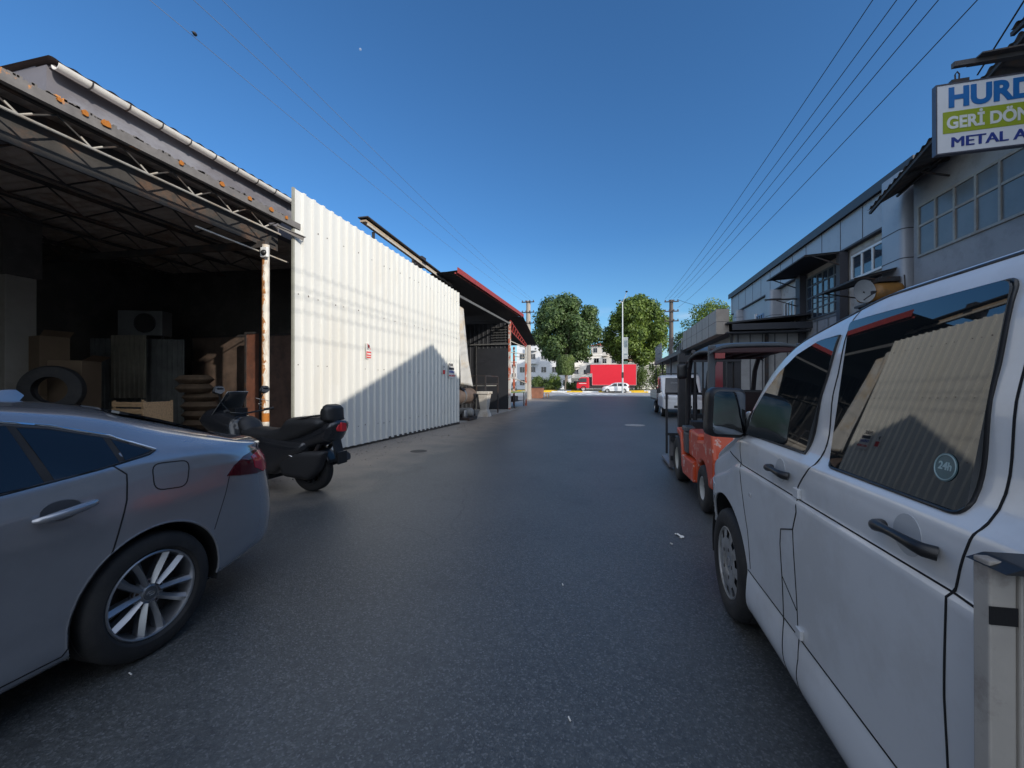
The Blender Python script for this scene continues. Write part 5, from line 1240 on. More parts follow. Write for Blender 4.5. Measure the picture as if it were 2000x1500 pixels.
for s_, SS in ((1, S), (-1, S2)):
    B1.patch('window', [(-.41, 1.060), (-.155, 1.095), (-.150, 1.222), (-.33, 1.283), (-.44, 1.303)], m=M_['glass'], parent=car, off=.0025, **SS)
    B1.patch('window', [(-1.88, .995), (-1.5, .995), (-.445, 1.057), (-.475, 1.314), (-.9, 1.338), (-1.25, 1.328), (-1.57, 1.21)], m=M_['glass'], parent=car, off=.0025, res=.05, **SS)
    B1.patch('quarter_window', [(-.125, 1.10), (.0, 1.123), (.02, 1.13), (-.03, 1.155), (-.12, 1.208)], m=M_['glass'], parent=car, off=.003, fit=False, **SS)
    B1.patch('window_surround', [(p[0]*1.0, p[1]) for p in gl], m=M_['blackm'], parent=car, off=.0012, res=.04, fit=False, holes=([(-.41, 1.060), (-.155, 1.095), (-.150, 1.222), (-.33, 1.283), (-.44, 1.303)],), **SS)
    b = MB(); B1.line(b, [(-1.95, .99), (-1.6, 1.228), (-1.25, 1.345), (-.9, 1.355), (-.52, 1.335), (-.33, 1.297), (-.12, 1.225), (-.02, 1.163), (.04, 1.128)], r=.009, off=.005, **SS); b.build('chrome_trim', M_['chrome'], car, smooth=60)
    b = MB(); B1.line(b, [(.04, 1.128), (0, 1.112), (-.25, 1.076), (-.56, 1.042), (-1.5, .979), (-1.95, .979)], r=.006, off=.001, **SS); b.build('window_seal', M_['black'], car, smooth=60)
    b = MB()
    B1.flat_line(b, [(-.185, 1.085), (-.135, 1.03), (-.15, .90), (-.22, .66), (-.335, .34), (-.40, .25)], w=.007, **SS)
    B1.flat_line(b, [(-1.05, .255), (-.40, .25)], w=.006, **SS); B1.flat_line(b, [(-1.02, 1.01), (-1.05, .25)], w=.007, **SS)
    B1.flat_line(b, [(-1.98, .98), (-2.05, .6), (-1.95, .25), (-1.05, .255)], w=.007, **SS)
    B1.flat_line(b, [(.46, .90), (.42, .78), (.365, .64), (.34, .575)], w=.004, **SS)
    if s_ > 0: B1.flat_line(b, rounded([(-.015, .915), (.165, .895), (.20, 1.045), (-.01, 1.06)], .05), w=.006, closed=True, **SS)
    b.build('panel_lines', M_['gap'], car)
    B1.patch('handle_recess_shade', [(-.405+.075*math.cos(a), .925+.045*math.sin(a)) for a in [i*math.pi/10 for i in range(20)]], m=mat('recess_shade_silver', (.07, .075, .085), .4, metal=.4), parent=car, off=.0015, res=.02, **SS)  # dark patch on the flat panel, painted as the shade of a recess
    pp, nn = B1.hit((s_*2, -.40, .925), (-s_, 0, 0)); xo = pp.x
    b = MB(); n_ = 14
    b.tube([(xo+s_*(.006+.032*math.sin(math.pi*min(1, max(0, i/n_)))**.4), -.505+.225*i/n_, .905+.028*i/n_) for i in range(n_+1)], [.011+.010*math.sin(math.pi*i/n_)**.5 for i in range(n_+1)], 12)
    b.build('door_handle', sil, doors[s_], smooth=70)
    # tail lamp (side, wrapping to the rear)
    tl = [(.435, .895), (.50, .955), (.60, 1.0), (.72, 1.018), (.80, 1.01), (.86, .97), (.885, .90), (.87, .85), (.70, .855), (.55, .875)]
    B1.patch('tail_light', tl, m=mat('lamp_smoke', (.07, .006, .012), .08, var=.1, spec=.8), parent=car, off=.004, th=.008, res=.02, **SS)
    d_ = Vector((-s_*.75, -.66, 0)); O_ = Vector((s_*.8, .85, 0))-d_*1.2; A_ = Vector((-s_*.66, .75, 0))
    B1.patch('tail_light', [(-.16, .985), (-.02, 1.005), (.05, .99), (.06, .86), (-.05, .85), (-.15, .90)], O=O_, A=A_, B=(0, 0, 1), d=d_, m=mat('lamp_red', (.45, .01, .03), .1, var=.1, spec=.8), parent=car, off=.007, th=.008, res=.02)
    B1.patch('tail_light', [(.40, .99), (.74, .99), (.72, .86), (.42, .88)] if s_ > 0 else [(-.74, .99), (-.40, .99), (-.42, .88), (-.72, .86)], O=(0, 2, 0), A=(1, 0, 0), B=(0, 0, 1), d=(0, -1, 0), m=mat('lamp_red2', (.35, .01, .02), .1, spec=.8), parent=car, off=.004, res=.03)
    pp, _ = B1.hit((s_*2, .9, .62), (-s_, 0, 0))
    # mirrors and head lamps
    b = MB(); pillow(b, rounded([(-.11, -.06), (.12, -.05), (.13, .07), (-.10, .08)], .05), frame((s_*.98, -1.88, 1.04), (1, 0, 0), (0, 0, 1)), .12, res=.03, soft=.05); b.box(s_*.80, s_*.9, -1.9, -1.86, .96, 1.0) if s_ > 0 else b.box(-.9, -.80, -1.9, -1.86, .96, 1.0); b.build('wing_mirror', sil, car, smooth=60)
    B1.patch('headlight', [(-3.25, .62), (-2.95, .70), (-2.98, .76), (-3.3, .70)], m=mat('lamp_clear', (.5, .5, .52), .08), parent=car, off=.004, res=.03, **SS)
T = dict(O=(0, 0, 3), A=(1, 0, 0), B=(0, 1, 0), d=(0, 0, -1))
B1.patch('rear_window', rounded([(-.50, .06), (.50, .06), (.63, .72), (-.63, .72)], .06), m=M_['glass'], parent=car, off=.003, res=.04, **T)
B1.patch('windscreen', rounded([(-.52, -1.62), (.52, -1.62), (.68, -2.3), (-.68, -2.3)], .06), m=M_['glass'], parent=car, off=.003, res=.05, **T)
b = MB(); B1.flat_line(b, [(-.66, 1.0), (-.66, .76), (.66, .76), (.66, 1.0)], w=.006, **T); b.build('boot_gap', M_['gap'], car)
b = MB(); B1.line(b, [(.70, .45), (.74, .62), (.755, .80), (.72, .92)], r=.005, off=.001, **T); b.build('boot_edge_trim', sil, car, smooth=60)
b = MB()
vs = []
for i in range(9):
    t_ = i/8; y = -.30+.20*t_; h = .062*math.sin(min(1, t_*1.15)*math.pi/2)*(1 if t_ < .95 else .6); w__ = .028*(1-t_*.25)
    p, n = B1.hit((0, y, 3), (0, 0, -1)); y2 = y+.03*t_
    vs += [(-w__, y, p.z-.004), (-w__*.35, y2, p.z+h*.8), (0, y2, p.z+h), (w__*.35, y2, p.z+h*.8), (w__, y, p.z-.004)]
b.add(vs, [(i*5+j, i*5+j+1, (i+1)*5+j+1, (i+1)*5+j) for i in range(8) for j in range(4)]+[(0, 1, 2, 3, 4), (44, 43, 42, 41, 40)])
b.build('roof_antenna', sil, car, smooth=50)
B1.patch('number_plate', [(-.26, .70), (.26, .70), (.26, .81), (-.26, .81)], O=(0, 2, 0), A=(1, 0, 0), B=(0, 0, 1), d=(0, -1, 0), m=paper, parent=car, off=.006, res=.06)
B1.patch('bumper_insert', rounded([(-.55, .30), (.55, .30), (.5, .40), (-.5, .40)], .03), O=(0, 2, 0), A=(1, 0, 0), B=(0, 0, 1), d=(0, -1, 0), m=M_['black'], parent=car, off=.004, res=.05)

# ============ white van ============
van = thing('parked_van', 'white passenger van with sliding door parked close on the right', 'van', (1.68, 2.88, 0), 0)
vzc = pchip([-4.0, -3.9, -1.2, -.9, -.55, -.2, .15, .25, .5, .75, .88], [1.84, 1.88, 1.90, 1.87, 1.78, 1.59, 1.28, 1.20, 1.10, .96, .80])
vzr = pchip([-4, -1.35, -1.0, -.73, -.54, -.41, -.30, 0, .3, .6, .88], [1.81, 1.81, 1.775, 1.715, 1.61, 1.46, 1.27, 1.13, 1.01, .90, .74])
vvr = pchip([-4, -1.3, -1.0, -.73, -.54, -.41, -.3, 0, .3, .88], [.765, .755, .745, .775, .815, .855, .895, .90, .87, .8])
vzb = pchip([-4, -.5, -.30, -.1, .2, .5, .88], [1.20, 1.20, 1.19, 1.10, .99, .88, .70])
def vkeys(t):
    q = 1
    if t > .15: e = (t-.15)/.73; q = max(0, 1-e**2.3)**(1/2.3)
    if t < -3.75: e = (-3.75-t)/.25; q = max(0, 1-e**3)**(1/3)*.25+.75 if t > -3.999 else 0
    zb_ = vzb(t); k = (zb_-.22)/.98
    K = [(.80, .235), (.915, .24), (.938, .28), (.943, .42), (.934, .470), (.938, .60), (.95, .85), (.954, 1.03), (.943, 1.048), (.944, 1.15), (.938, 1.188)]
    out = [(v*q, t, .22+(z-.22)*k) for v, z in K]
    out.append((.918*q, t, zb_+.012))
    vr_, zr_ = vvr(t), vzr(t)
    out += [(((.918+vr_)/2+.026)*q, t, (zb_+zr_)/2), (vr_*q, t, zr_), ((vr_-.07)*q, t, zr_+(vzc(t)-zr_)*.24), (vr_*.55*q, t, zr_+(vzc(t)-zr_)*.86), (0, t, vzc(t))]
    return out
ts = [-4.0, -3.999]+list(np.linspace(-3.98, -3.75, 10))+list(np.arange(-3.72, .15, .018))+[.15+.73*math.sin(a) for a in np.linspace(0, math.pi/2, 40)]
B2 = Body(vkeys, ts, sub=8, arches=((0, .355, .43, .5), (-3.0, .355, .43, .5)), sharp=(4, 7, 8))
SD = [(-1.155, 1.20), (-1.17, 1.79), (-1.84, 1.79), (-1.84, 1.20), (-1.80, 1.04), (-1.77, .8), (-1.76, .26), (-1.03, .26), (-1.03, .50), (-1.02, .91), (-1.055, .99), (-1.05, 1.09)]
VD = [(-1.16, 1.20), (-1.18, 1.79), (-.98, 1.77), (-.70, 1.70), (-.50, 1.58), (-.37, 1.40), (-.30, 1.21), (-.36, .95), (-.44, .70), (-.46, .49), (-.90, .49), (-.89, .80), (-.90, .87), (-1.02, .91), (-1.055, .99), (-1.05, 1.09)]
ms_ = B2.split([(-1, SD), (1, SD), (-1, VD), (1, VD)])
fin2('body', ms_[0], M_['wpaint'], van)
sdoor = {-1: fin2('sliding_door', ms_[1], M_['wpaint'], van), 1: fin2('sliding_door', ms_[2], M_['wpaint'], van)}
fdoor = {-1: fin2('front_door', ms_[3], M_['wpaint'], van), 1: fin2('front_door', ms_[4], M_['wpaint'], van)}
b = MB(); b.box(-.85, .85, -3.6, .6, .24, .28); b.box(-.48, .48, -3.5, .75, .28, .9); b.build('underbody', M_['blackm'], van)
VS = dict(O=(-2, 0, 0), A=(0, 1, 0), B=(0, 0, 1), d=(1, 0, 0)); VR = dict(O=(2, 0, 0), A=(0, 1, 0), B=(0, 0, 1), d=(-1, 0, 0))
vgl = mat('van_glass', (.008, .011, .013), .015, var=.2, scale=1.5, spec=1.0)
hub = mat('hubcap_silver', (.36, .36, .355), .4, metal=.4, var=.15, scale=12, stain=(.15, .14, .12), samt=.6, sscale=8)
for s_, SS in ((-1, VS), (1, VR)):
    for cy in (0, -3.0):
        b = MB(); archlip(b, cy, .355, .43, B2, s_, -.2, math.pi+.2, .009, .008); b.build('arch_lip', M_['wpaint'], van, smooth=60)
        wheelhouse(van, cy, .355, .435, s_*.52, s_*.92)
        wheel(van, (s_*.835, cy, .342), .342, .215, .222, s_, kind='cover', rim_m=hub)
    fw = [(-1.035, 1.222), (-1.09, 1.690), (-.94, 1.685), (-.79, 1.640), (-.66, 1.565), (-.54, 1.46), (-.45, 1.36), (-.37, 1.222)]
    B2.patch('window', fw, m=vgl, parent=fdoor[s_], off=.003, res=.03, **SS)
    b = MB(); B2.line(b, fw, r=.0048, off=.003, closed=True, **SS); b.build('window_seal', M_['black'], fdoor[s_], smooth=60)
    sw = rounded([(-1.225, 1.208), (-1.175, 1.73), (-1.79, 1.73), (-1.785, 1.208)], [.03, .025, .025, .035])
    b = MB(); B2.line(b, [(.12, 1.13), (-.05, 1.17), (-.28, 1.27), (-.37, 1.43), (-.50, 1.61), (-.70, 1.70), (-.98, 1.765), (-1.3, 1.795), (-3.8, 1.798)], r=.006, off=.0, **SS); b.build('roof_channel', M_['black'], van, smooth=60)
    B2.patch('window', [(-2.0, 1.22), (-2.0, 1.73), (-3.7, 1.73), (-3.7, 1.22)], m=vgl, parent=van, off=.003, res=.08, **SS)
    # sliding door is a part of its own: handle, glass, seal
    sd_ = sdoor[s_]
    swo = B2.patch('window', sw, m=vgl, parent=sd_, off=.0045, res=.03, **SS)
    if s_ < 0: swin = swo
    b = MB(); B2.line(b, sw, r=.0045, off=.003, closed=True, **SS); b.build('window_seal', M_['black'], sd_, smooth=60)
    b = MB()
    B2.flat_line(b, [(-1.845, 1.775), (-1.842, 1.2), (-1.80, 1.055), (-1.79, 1.03), (-1.775, .8), (-1.765, .26)], w=.0055, off=.0015, res=.015, **SS)
    B2.flat_line(b, [(-1.14, 1.775), (-1.15, 1.2), (-1.05, 1.09), (-1.055, .99), (-1.02, .91)], w=.005, off=.002, **SS)
    B2.flat_line(b, [(-1.02, .91), (-.90, .87), (-.885, .80), (-.885, .48), (-.90, .42), (-.93, .25)], w=.005, off=.002, **SS)
    B2.flat_line(b, [(-1.02, .91), (-1.025, .50), (-1.05, .40), (-1.04, .26)], w=.0035, off=.002, **SS)
    B2.flat_line(b, [(-.885, .66), (-1.02, .58)], w=.004, off=.002, **SS)
    B2.flat_line(b, [(-.31, 1.19), (-.36, .95), (-.44, .70), (-.46, .5)], w=.003, off=.002, **SS)
    B2.flat_line(b, [(-.12, 1.085), (-.36, 1.046), (-1.06, 1.044), (-1.80, 1.044), (-1.90, 1.038)], w=.005, off=.0022, **SS)  # dark ribbon along the body crease: its shade drawn in colour
    B2.flat_line(b, [(-.42, .478), (-1.5, .478), (-2.57, .478)], w=.005, off=.002, **SS)  # crease above the sill, its shade painted as a dark ribbon
    b.build('panel_lines', M_['gap'], van)
    def handle(u0, u1, z, r_, par):
        rc = (u0+u1)/2
        B2.patch('handle_recess_shade', [(rc+.05*math.cos(a)+.012, z+.005+.052*math.sin(a)) for a in [i*math.pi/12 for i in range(24)]], m=mat('recess_shade_white', (.44, .46, .48), .35, coat=.5, var=.02), parent=par, off=.0012, res=.015, **SS)  # greyer patch on the flat door, recess shade put into its colour
        pp, _ = B2.hit((s_*2, rc, z), (-s_, 0, 0)); b = MB(); n_ = 16
        b.tube([(pp.x+s_*(.008+.034*math.sin(math.pi*i/n_)**.35), u0+(u1-u0)*i/n_, z+.012*math.sin(math.pi*i/n_)) for i in range(n_+1)], [.011+.006*min(1, abs(i/n_-.5)*2.2)**2 for i in range(n_+1)], 12)
        b.build('door_handle', M_['black'], par, smooth=70)
    handle(-.80, -.985, 1.118, .012, fdoor[s_]); handle(-1.57, -1.765, 1.115, .012, sd_)
    b = MB()
    for z in (1.06, .50):
        pp, _ = B2.hit((s_*2, -1.05, z), (-s_, 0, 0)); b.box(min(pp.x, pp.x+s_*.014), max(pp.x, pp.x+s_*.014), -1.075, -1.03, z-.012, z+.026)
    b.build('hinge', M_['wpaint'], van, bevel=.003)
    # mirror
    mir = bpy.data.objects.new('wing_mirror', None); C.objects.link(mir); mir.parent = van; mir.location = (s_*1.02, -.335, 1.34); mir.rotation_euler = (0, 0, -s_*.10)
    b = MB(); pillow(b, rounded([(-.105, -.14), (.105, -.15), (.11, .14), (-.09, .15)], [.05, .05, .05, .06]), frame((0, .05, 0), (1, 0, 0), (0, 0, 1)), .15, res=.025, soft=.06, edge=.5); b.build('housing', mat('mirror_black', (.018, .018, .02), .45, var=.2), mir, smooth=60)
    b = MB(); pillow(b, rounded([(-.088, -.12), (.088, -.125), (.09, .12), (-.075, .125)], .035), frame((0, -.026, 0), (1, 0, 0), (0, 0, 1)), .012, res=.03, soft=.02, edge=.6); b.build('mirror_glass', mat('mirror_face', (.16, .18, .20), .02, metal=1, var=.0), mir, smooth=60)
    b = MB(); b.tube([(-s_*.10, .06, -.02), (-s_*.17, .05, -.07), (-s_*.215, .03, -.10)], [.028, .03, .04], 10); b.build('arm', M_['black'], mir, smooth=60)
    b = MB(); pillow(b, rounded([(-.06, -.07), (.10, -.06), (.02, .10), (-.03, .11)], .015), frame((-s_*.135, .045, -.10), (0, 1, 0), (0, 0, 1)), .03, res=.03, soft=.02); b.build('mirror_foot', M_['wpaint'], mir, smooth=60)
    B2.patch('mirror_triangle', [(-.36, 1.215), (-.30, 1.20), (-.33, 1.34), (-.42, 1.36)], m=M_['black'], parent=van, off=.004, res=.03, **SS)
    B2.patch('indicator', rounded([(-.50, .905), (-.53, .905), (-.53, .925), (-.50, .925)], .006), m=mat('lamp_pale', (.55, .55, .56), .1), parent=van, off=.005, res=.02, **SS)
    B2.patch('headlight', [(.22, .80), (.50, .84), (.52, .68), (.26, .62)], m=mat('lamp_clear2', (.5, .5, .52), .08), parent=van, off=.004, res=.03, **SS)
# opaque sticker on the sliding window
VT = dict(O=(0, 0, 3), A=(1, 0, 0), B=(0, 1, 0), d=(0, 0, -1))
B2.patch('windscreen', [(-.70, -.52), (.70, -.52), (.80, .10), (-.80, .10)], m=vgl, parent=van, off=.003, res=.06, **VT)
wb = BVHTree.FromPolygons([v.co for v in swin.data.vertices], [tuple(p.vertices) for p in swin.data.polygons if len(p.vertices) == 3])
pp, nn, _, _ = wb.ray_cast(Vector((-3, -1.715, 1.305)), Vector((1, 0, 0)))
if nn.x > 0: nn = -nn
yv = Vector((0, 0, 1)); yv = (yv-nn*yv.dot(nn)).normalized(); xv = yv.cross(nn)
b = MB(); b.prism([(.034*math.cos(a), .034*math.sin(a)) for a in [i*math.pi/16 for i in range(32)]], frame(pp+nn*.001, xv, yv, nn), .0006); st_ = b.build('sticker', mat('sticker_teal', (.035, .10, .12), .3), sdoor[-1])
b = MB(); b.tube([pp+nn*.002+xv*.030*math.cos(a)+yv*.030*math.sin(a) for a in [i*math.pi/16 for i in range(32)]], .0014, 6, closed=True); b.build('ring', mat('sticker_line', (.25, .36, .38), .4), st_)
text('lettering', '24h', frame(pp+nn*.0018-xv*.020-yv*.006, xv, yv, nn), .026, mat('sticker_text', (.28, .40, .42), .4), st_, depth=.0004, bold=.0008)

# ============ post with slot at the right edge ============
g = thing('cart_upright', 'worn beige metal housing with black slot and cap beside the van rear', 'cart post', (.622, .84, 0), R(3))
bm_ = mat('worn_beige_metal', (.40, .37, .33), .55, var=.12, scale=6, stain=(.18, .15, .13), samt=.6, sscale=7)
b = MB(); b.box(-.004, .034, 0, .03, .05, 1.205); b.box(.036, .17, -.004, .03, .05, .62); b.box(.036, .042, -.004, .03, .62, 1.205); b.box(.092, .17, -.004, .03, .62, 1.205); b.box(.042, .092, -.004, .03, 1.14, 1.205); b.build('housing', bm_, g, bevel=.004)
b = MB(); b.box(.042, .092, .006, .012, .62, 1.14); b.box(-.005, .034, -.002, 0, 1.10, 1.13); b.build('slot', M_['gap'], g)
b = MB(); b.prism(rounded([(-.008, -.012), (.02, .0), (.18, .0), (.18, -.012)], .004), frame((0, -.02, 1.207), (1, 0, 0), (0, 0, 1), (0, -1, 0)) @ Matrix.Translation((0, 0, -.06)), .07); b.prism(rounded([(.068, .02), (.09, .10), (.15, .10), (.15, .02)], .015), frame((0, 0, 1.207), (1, 0, 0), (0, 0, 1), (0, -1, 0)), .03); b.build('cap', M_['black'], g)
b = MB(); b.box(-.02, .20, -.05, .35, 0, .05); b.build('base', M_['dsteel'], g)

# ============ forklift ============
fl = thing('forklift', 'orange forklift truck with raised black mast in front of white van', 'forklift', (1.60, 5.15, 0), 0)
org = mat('forklift_orange', (.56, .07, .018), .42, var=.08, scale=4, stain=(.62, .45, .38), samt=.8, sscale=8, sth=(.575, .60), coat=.2)
fblk = mat('mast_black', (.022, .022, .026), .5, var=.3, scale=8); fgry = mat('guard_grey', (.065, .075, .085), .45, var=.1)
Mp = frame((-.53, 0, 0), (0, 1, 0), (0, 0, 1), (1, 0, 0))
arc = [(.30*math.cos(a), .27+.33*math.sin(a)) for a in np.linspace(math.pi*.93, .12, 12)]
b = MB(); b.prism([(-.34, .36)]+[p for p in arc]+[(.36, .22), (.36, .80), (-.05, .84), (-.12, 1.06), (-.33, 1.06), (-.45, .95), (-.52, .7), (-.52, .42), (-.44, .36)], Mp, 1.06); b.build('counterweight', org, fl, bevel=.05)
for x_ in (-.56, .40): b = MB(); b.prism([(.365, .25), (1.12, .22), (1.22, .30), (1.30, .62), (1.40, .72), (1.62, .76), (1.62, .84), (1.28, .80), (1.18, .48), (.40, .50), (.365, .52)], frame((x_, 0, 0), (0, 1, 0), (0, 0, 1), (1, 0, 0)), .16); b.build('side_step', org, fl, bevel=.015)
b = MB(); b.box(-.50, .50, .37, 1.0, .505, .88); b.build('engine_cover', org, fl, bevel=.04)
b = MB(); b.box(-.54, -.40, 1.02, 1.30, .82, .90); b.box(-.53, -.38, .98, 1.26, .52, .82); b.build('step_panel', fgry, fl, bevel=.02)
b = MB(); b.box(-.36, .36, .3, 1.5, .2, .5); b.box(-.39, .39, 1.28, 1.6, .5, .95); b.build('chassis', fblk, fl)
b = MB(); b.box(-.24, .24, .42, .9, .885, 1.0); se = b.build('seat', M_['black'], fl, bevel=.04); b = MB(); b.prism(rounded([(0, 0), (.10, 0), (.02, .46), (-.10, .46)], .03), frame((-.22, .36, .98), (0, 1, 0), (0, 0, 1), (1, 0, 0)), .44); b.build('seat_back', M_['black'], fl, bevel=.02)
b = MB(); b.tube([(.16*math.cos(a), 1.22+.05*math.sin(a), 1.16+.15*math.sin(a)) for a in [i*math.pi/12 for i in range(24)]], .013, 8, closed=True); b.cyl((0, 1.22, 1.16), (0, 1.42, .9), .02, 8); b.beam((-.15, 1.22, 1.16), (.15, 1.22, 1.16), .02); b.build('steering_wheel', M_['black'], fl, smooth=60)
for s_ in (-1, 1):
    wheel(fl, (s_*.44, 0, .275), .275, .20, .14, s_, kind='steel', rim_m=mat('rim_white', (.42, .42, .40), .5, var=.2))
    wheel(fl, (s_*.46, 1.63, .345), .345, .22, .17, s_, kind='steel', rim_m=mat('rim_white2', (.45, .44, .40), .5, var=.2))
    b = MB(); b.beam((s_*.45, -.05, .84), (s_*.45, -.12, 1.96), .075, .06); b.build('guard_post', fgry, fl, bevel=.01)
    b = MB(); b.tube([(s_*.44, 1.42, .9), (s_*.44, 1.38, 1.3), (s_*.44, 1.28, 1.70), (s_*.44, 1.10, 1.92), (s_*.44, .95, 1.97)], .032, 8); b.build('guard_post', fblk, fl, smooth=60)
    b = MB(); b.box(s_*.42-.05, s_*.42+.05, 2.0, 2.14, .12, 2.03); b.build('mast_rail', fblk, fl)
    b = MB(); b.box(s_*.31-.035, s_*.31+.035, 2.03, 2.15, .14, 2.00); b.cyl((s_*.22, 2.0, .3), (s_*.22, 2.0, 1.35), .035, 12); b.cyl((s_*.22, 2.0, 1.35), (s_*.22, 2.0, 1.95), .02, 10); b.build('lift_cylinder', fblk, fl, smooth=40)
    b = MB(); b.cyl((s_*.40, 1.50, .62), (s_*.40, 2.0, .55), .04, 12); b.build('tilt_cylinder', M_['steel'], fl, smooth=40)
    b = MB(); b.box(s_*.52-.05, s_*.52+.05, 2.40, 3.45, .05, .09); b.box(s_*.52-.05, s_*.52+.05, 2.36, 2.41, .05, .62); b.build('fork', mat('fork_steel', (.20, .19, .20), .5, metal=.5), fl, bevel=.006)
    mi = bpy.data.objects.new('mirror', None); C.objects.link(mi); mi.parent = fl; mi.location = (s_*.56, 1.15, 1.70) if s_ < 0 else (.60, -.02, 1.62)
    b = MB(); pillow(b, rounded([(-.07, -.11), (.07, -.11), (.07, .11), (-.07, .11)], .04), frame((0, 0, 0), (1, 0, 0), (0, 0, 1)), .06, res=.03, soft=.04); b.cyl((0, .02, 0), (-s_*.09, .05, .05), .012, 8); b.build('housing', M_['black'], mi, smooth=60)
for a_, z0_, z1_ in ((.47, 1.88, 1.98), (.36, .95, 1.02), (.47, .2, .32)): b = MB(); b.box(-a_, a_, 1.98, 2.02, z0_, z1_); b.build('mast_crossbar', fblk, fl)
b = MB(); b.box(-.56, .56, 2.30, 2.35, .18, .26); b.box(-.56, .56, 2.30, 2.35, .52, .60)
for x in (-.3, .3): b.box(x-.04, x+.04, 2.16, 2.30, .16, .62)
b.build('carriage', fblk, fl)
b = MB()
for x in (-.62, -.42, .42, .62) : b.box(x-.018, x+.018, 2.31, 2.35, .60 if abs(x) < .6 else .3, 1.33)
b.box(-.64, .64, 2.305, 2.345, 1.33, 1.37); b.box(-.64, .64, 2.305, 2.345, .62, .66); b.box(-.02, .02, 2.31, 2.35, .66, 1.33); b.build('load_backrest', fblk, fl)
b = MB()
for x in (-.08, .08): b.box(x-.012, x+.012, 2.08, 2.10, .4, 1.95)
b.build('lift_chain', M_['dsteel'], fl)
b = MB()
for i in range(5): b.tube([(-.1+.03*i, 1.9, .9), (-.12+.03*i, 1.80+.03*i, 1.2), (-.05+.02*i, 1.92, 1.7), (.02+.02*i, 2.0, 1.88)], .010, 6)
b.build('hose', M_['rubber'], fl, smooth=60)
# guard roof: curved slab and slats
b = MB()
pr = [(-.20, 1.93), (-.20, 1.965), (.0, 1.995), (.4, 2.02), (.8, 2.01), (1.05, 1.98), (1.12, 1.95), (1.12, 1.92)]
def rf(a, c): x = -.49+.98*a; i = c*7; k = int(min(6, i)); f = i-k; y = pr[k][0]*(1-f)+pr[k+1][0]*f; z = pr[k][1]*(1-f)+pr[k+1][1]*f; return (x, y, z-(.09*abs(2*a-1)**5))
b.grid(rf, 24, 14); o = b.build('overhead_guard', fgry, fl, smooth=60); q = o.modifiers.new('thick', 'SOLIDIFY'); q.thickness = .035
b = MB(); b.box(-.47, .47, -.19, -.13, 1.86, 1.92); b.box(-.47, .47, 1.0, 1.06, 1.86, 1.92)
for q_ in (-.3, -.1, .1, .3): b.box(q_-.02, q_+.02, -.129, .999, 1.87, 1.91)
b.build('guard_crossbar', mat('guard_red', (.035, .010, .012), .5), fl, bevel=.01)
b = MB(); b.box(-.44, -.34, -.235, -.195, 1.80, 1.86); b.box(.34, .44, -.235, -.195, 1.80, 1.86); b.build('tail_light', mat('lamp_red3', (.25, .01, .01), .2), fl)
b = MB(); b.lathe([(.058, .0), (.066, .002), (.066, 0)], 24, frame((-.563, 1.0, .40), (0, -1, 0), (0, 0, 1), (-1, 0, 0))); b.build('emblem', mat('emblem_white', (.6, .6, .58), .5), fl)
text('lettering', 'H', frame((-.561, 1.025, .375), (0, -1, 0), (0, 0, 1), (-1, 0, 0)), .07, mat('emblem_white2', (.6, .6, .58), .5), fl, depth=.001, bold=.003)

# ============ black maxi scooter ============
sc_ = thing('motor_scooter', 'black maxi scooter parked between the silver car and the white fence', 'scooter', (-4.10, 4.86, 0), R(90)); sc_.scale = (1.07, 1.07, 1.07)
sb_ = mat('scooter_black', (.020, .021, .024), .22, var=.15, coat=.5); sm_ = mat('scooter_matte', (.022, .022, .024), .6, var=.2); seatm = mat('seat_vinyl', (.020, .020, .021), .5, var=.15, bump=.15, bscale=90)
Ms = lambda x: frame((x, 0, 0), (0, 1, 0), (0, 0, 1), (1, 0, 0))
wheel(sc_, (0, 0, .28), .28, .14, .18, -1, spokes=10, rim_m=sm_, name='rear_wheel'); wheel(sc_, (0, 1.56, .29), .29, .12, .19, -1, spokes=10, rim_m=sm_, name='front_wheel')
b = MB(); pillow(b, rounded([(1.0, .20), (1.15, .34), (1.14, .66), (.62, .76), (.20, .70), (-.10, .68), (-.04, .52), (.30, .34), (.50, .20), (.80, .15)], .05), Ms(0), .50, res=.035, soft=.12, edge=.55); b.build('body_panel', sb_, sc_, smooth=60)
b = MB(); pillow(b, rounded([(-.46, .86), (-.36, .66), (.02, .54), (.55, .56), (.85, .62), (.80, .70), (.40, .72), (.05, .76), (-.30, .93), (-.44, .95)], .04), Ms(0), .40, res=.03, soft=.10, edge=.35); b.build('tail_cowl', sb_, sc_, smooth=60)
b = MB(); pillow(b, rounded([(-.32, .95), (-.28, .84), (.10, .68), (.45, .57), (.88, .58), (1.04, .80), (.88, .83), (.58, .81), (.38, .85), (.28, .97), (.05, .99), (-.2, 1.0)], .04), Ms(0), .44, res=.03, soft=.09, edge=.35); b.build('seat', seatm, sc_, smooth=60)
b = MB(); pillow(b, rounded([(-.40, .92), (-.22, .90), (-.19, 1.06), (-.26, 1.16), (-.38, 1.13)], .04), Ms(0), .33, res=.03, soft=.07, edge=.5); b.build('backrest', seatm, sc_, smooth=60)
for s_ in (-1, 1):
    b = MB(); b.tube([(s_*.13, .32, .86), (s_*.17, .18, .93), (s_*.18, -.12, 1.0), (s_*.14, -.30, 1.02)], .012, 8); b.build('grab_rail', M_['black'], sc_, smooth=60)
b = MB(); b.prism(rounded([(-.05, 0), (.05, 0), (.05, .10), (-.05, .12)], .02), frame((0, -.44, .80), (1, 0, 0), (0, 0, 1), (0, -1, 0)), .03); b.lathe([(0, .0), (.045, .0), (.05, -.03)], 16, frame((-.06, -.455, .85), (1, 0, 0), (0, 0, 1), (0, -1, 0))); b.build('tail_light', mat('scooter_red', (.65, .04, .05), .2), sc_)
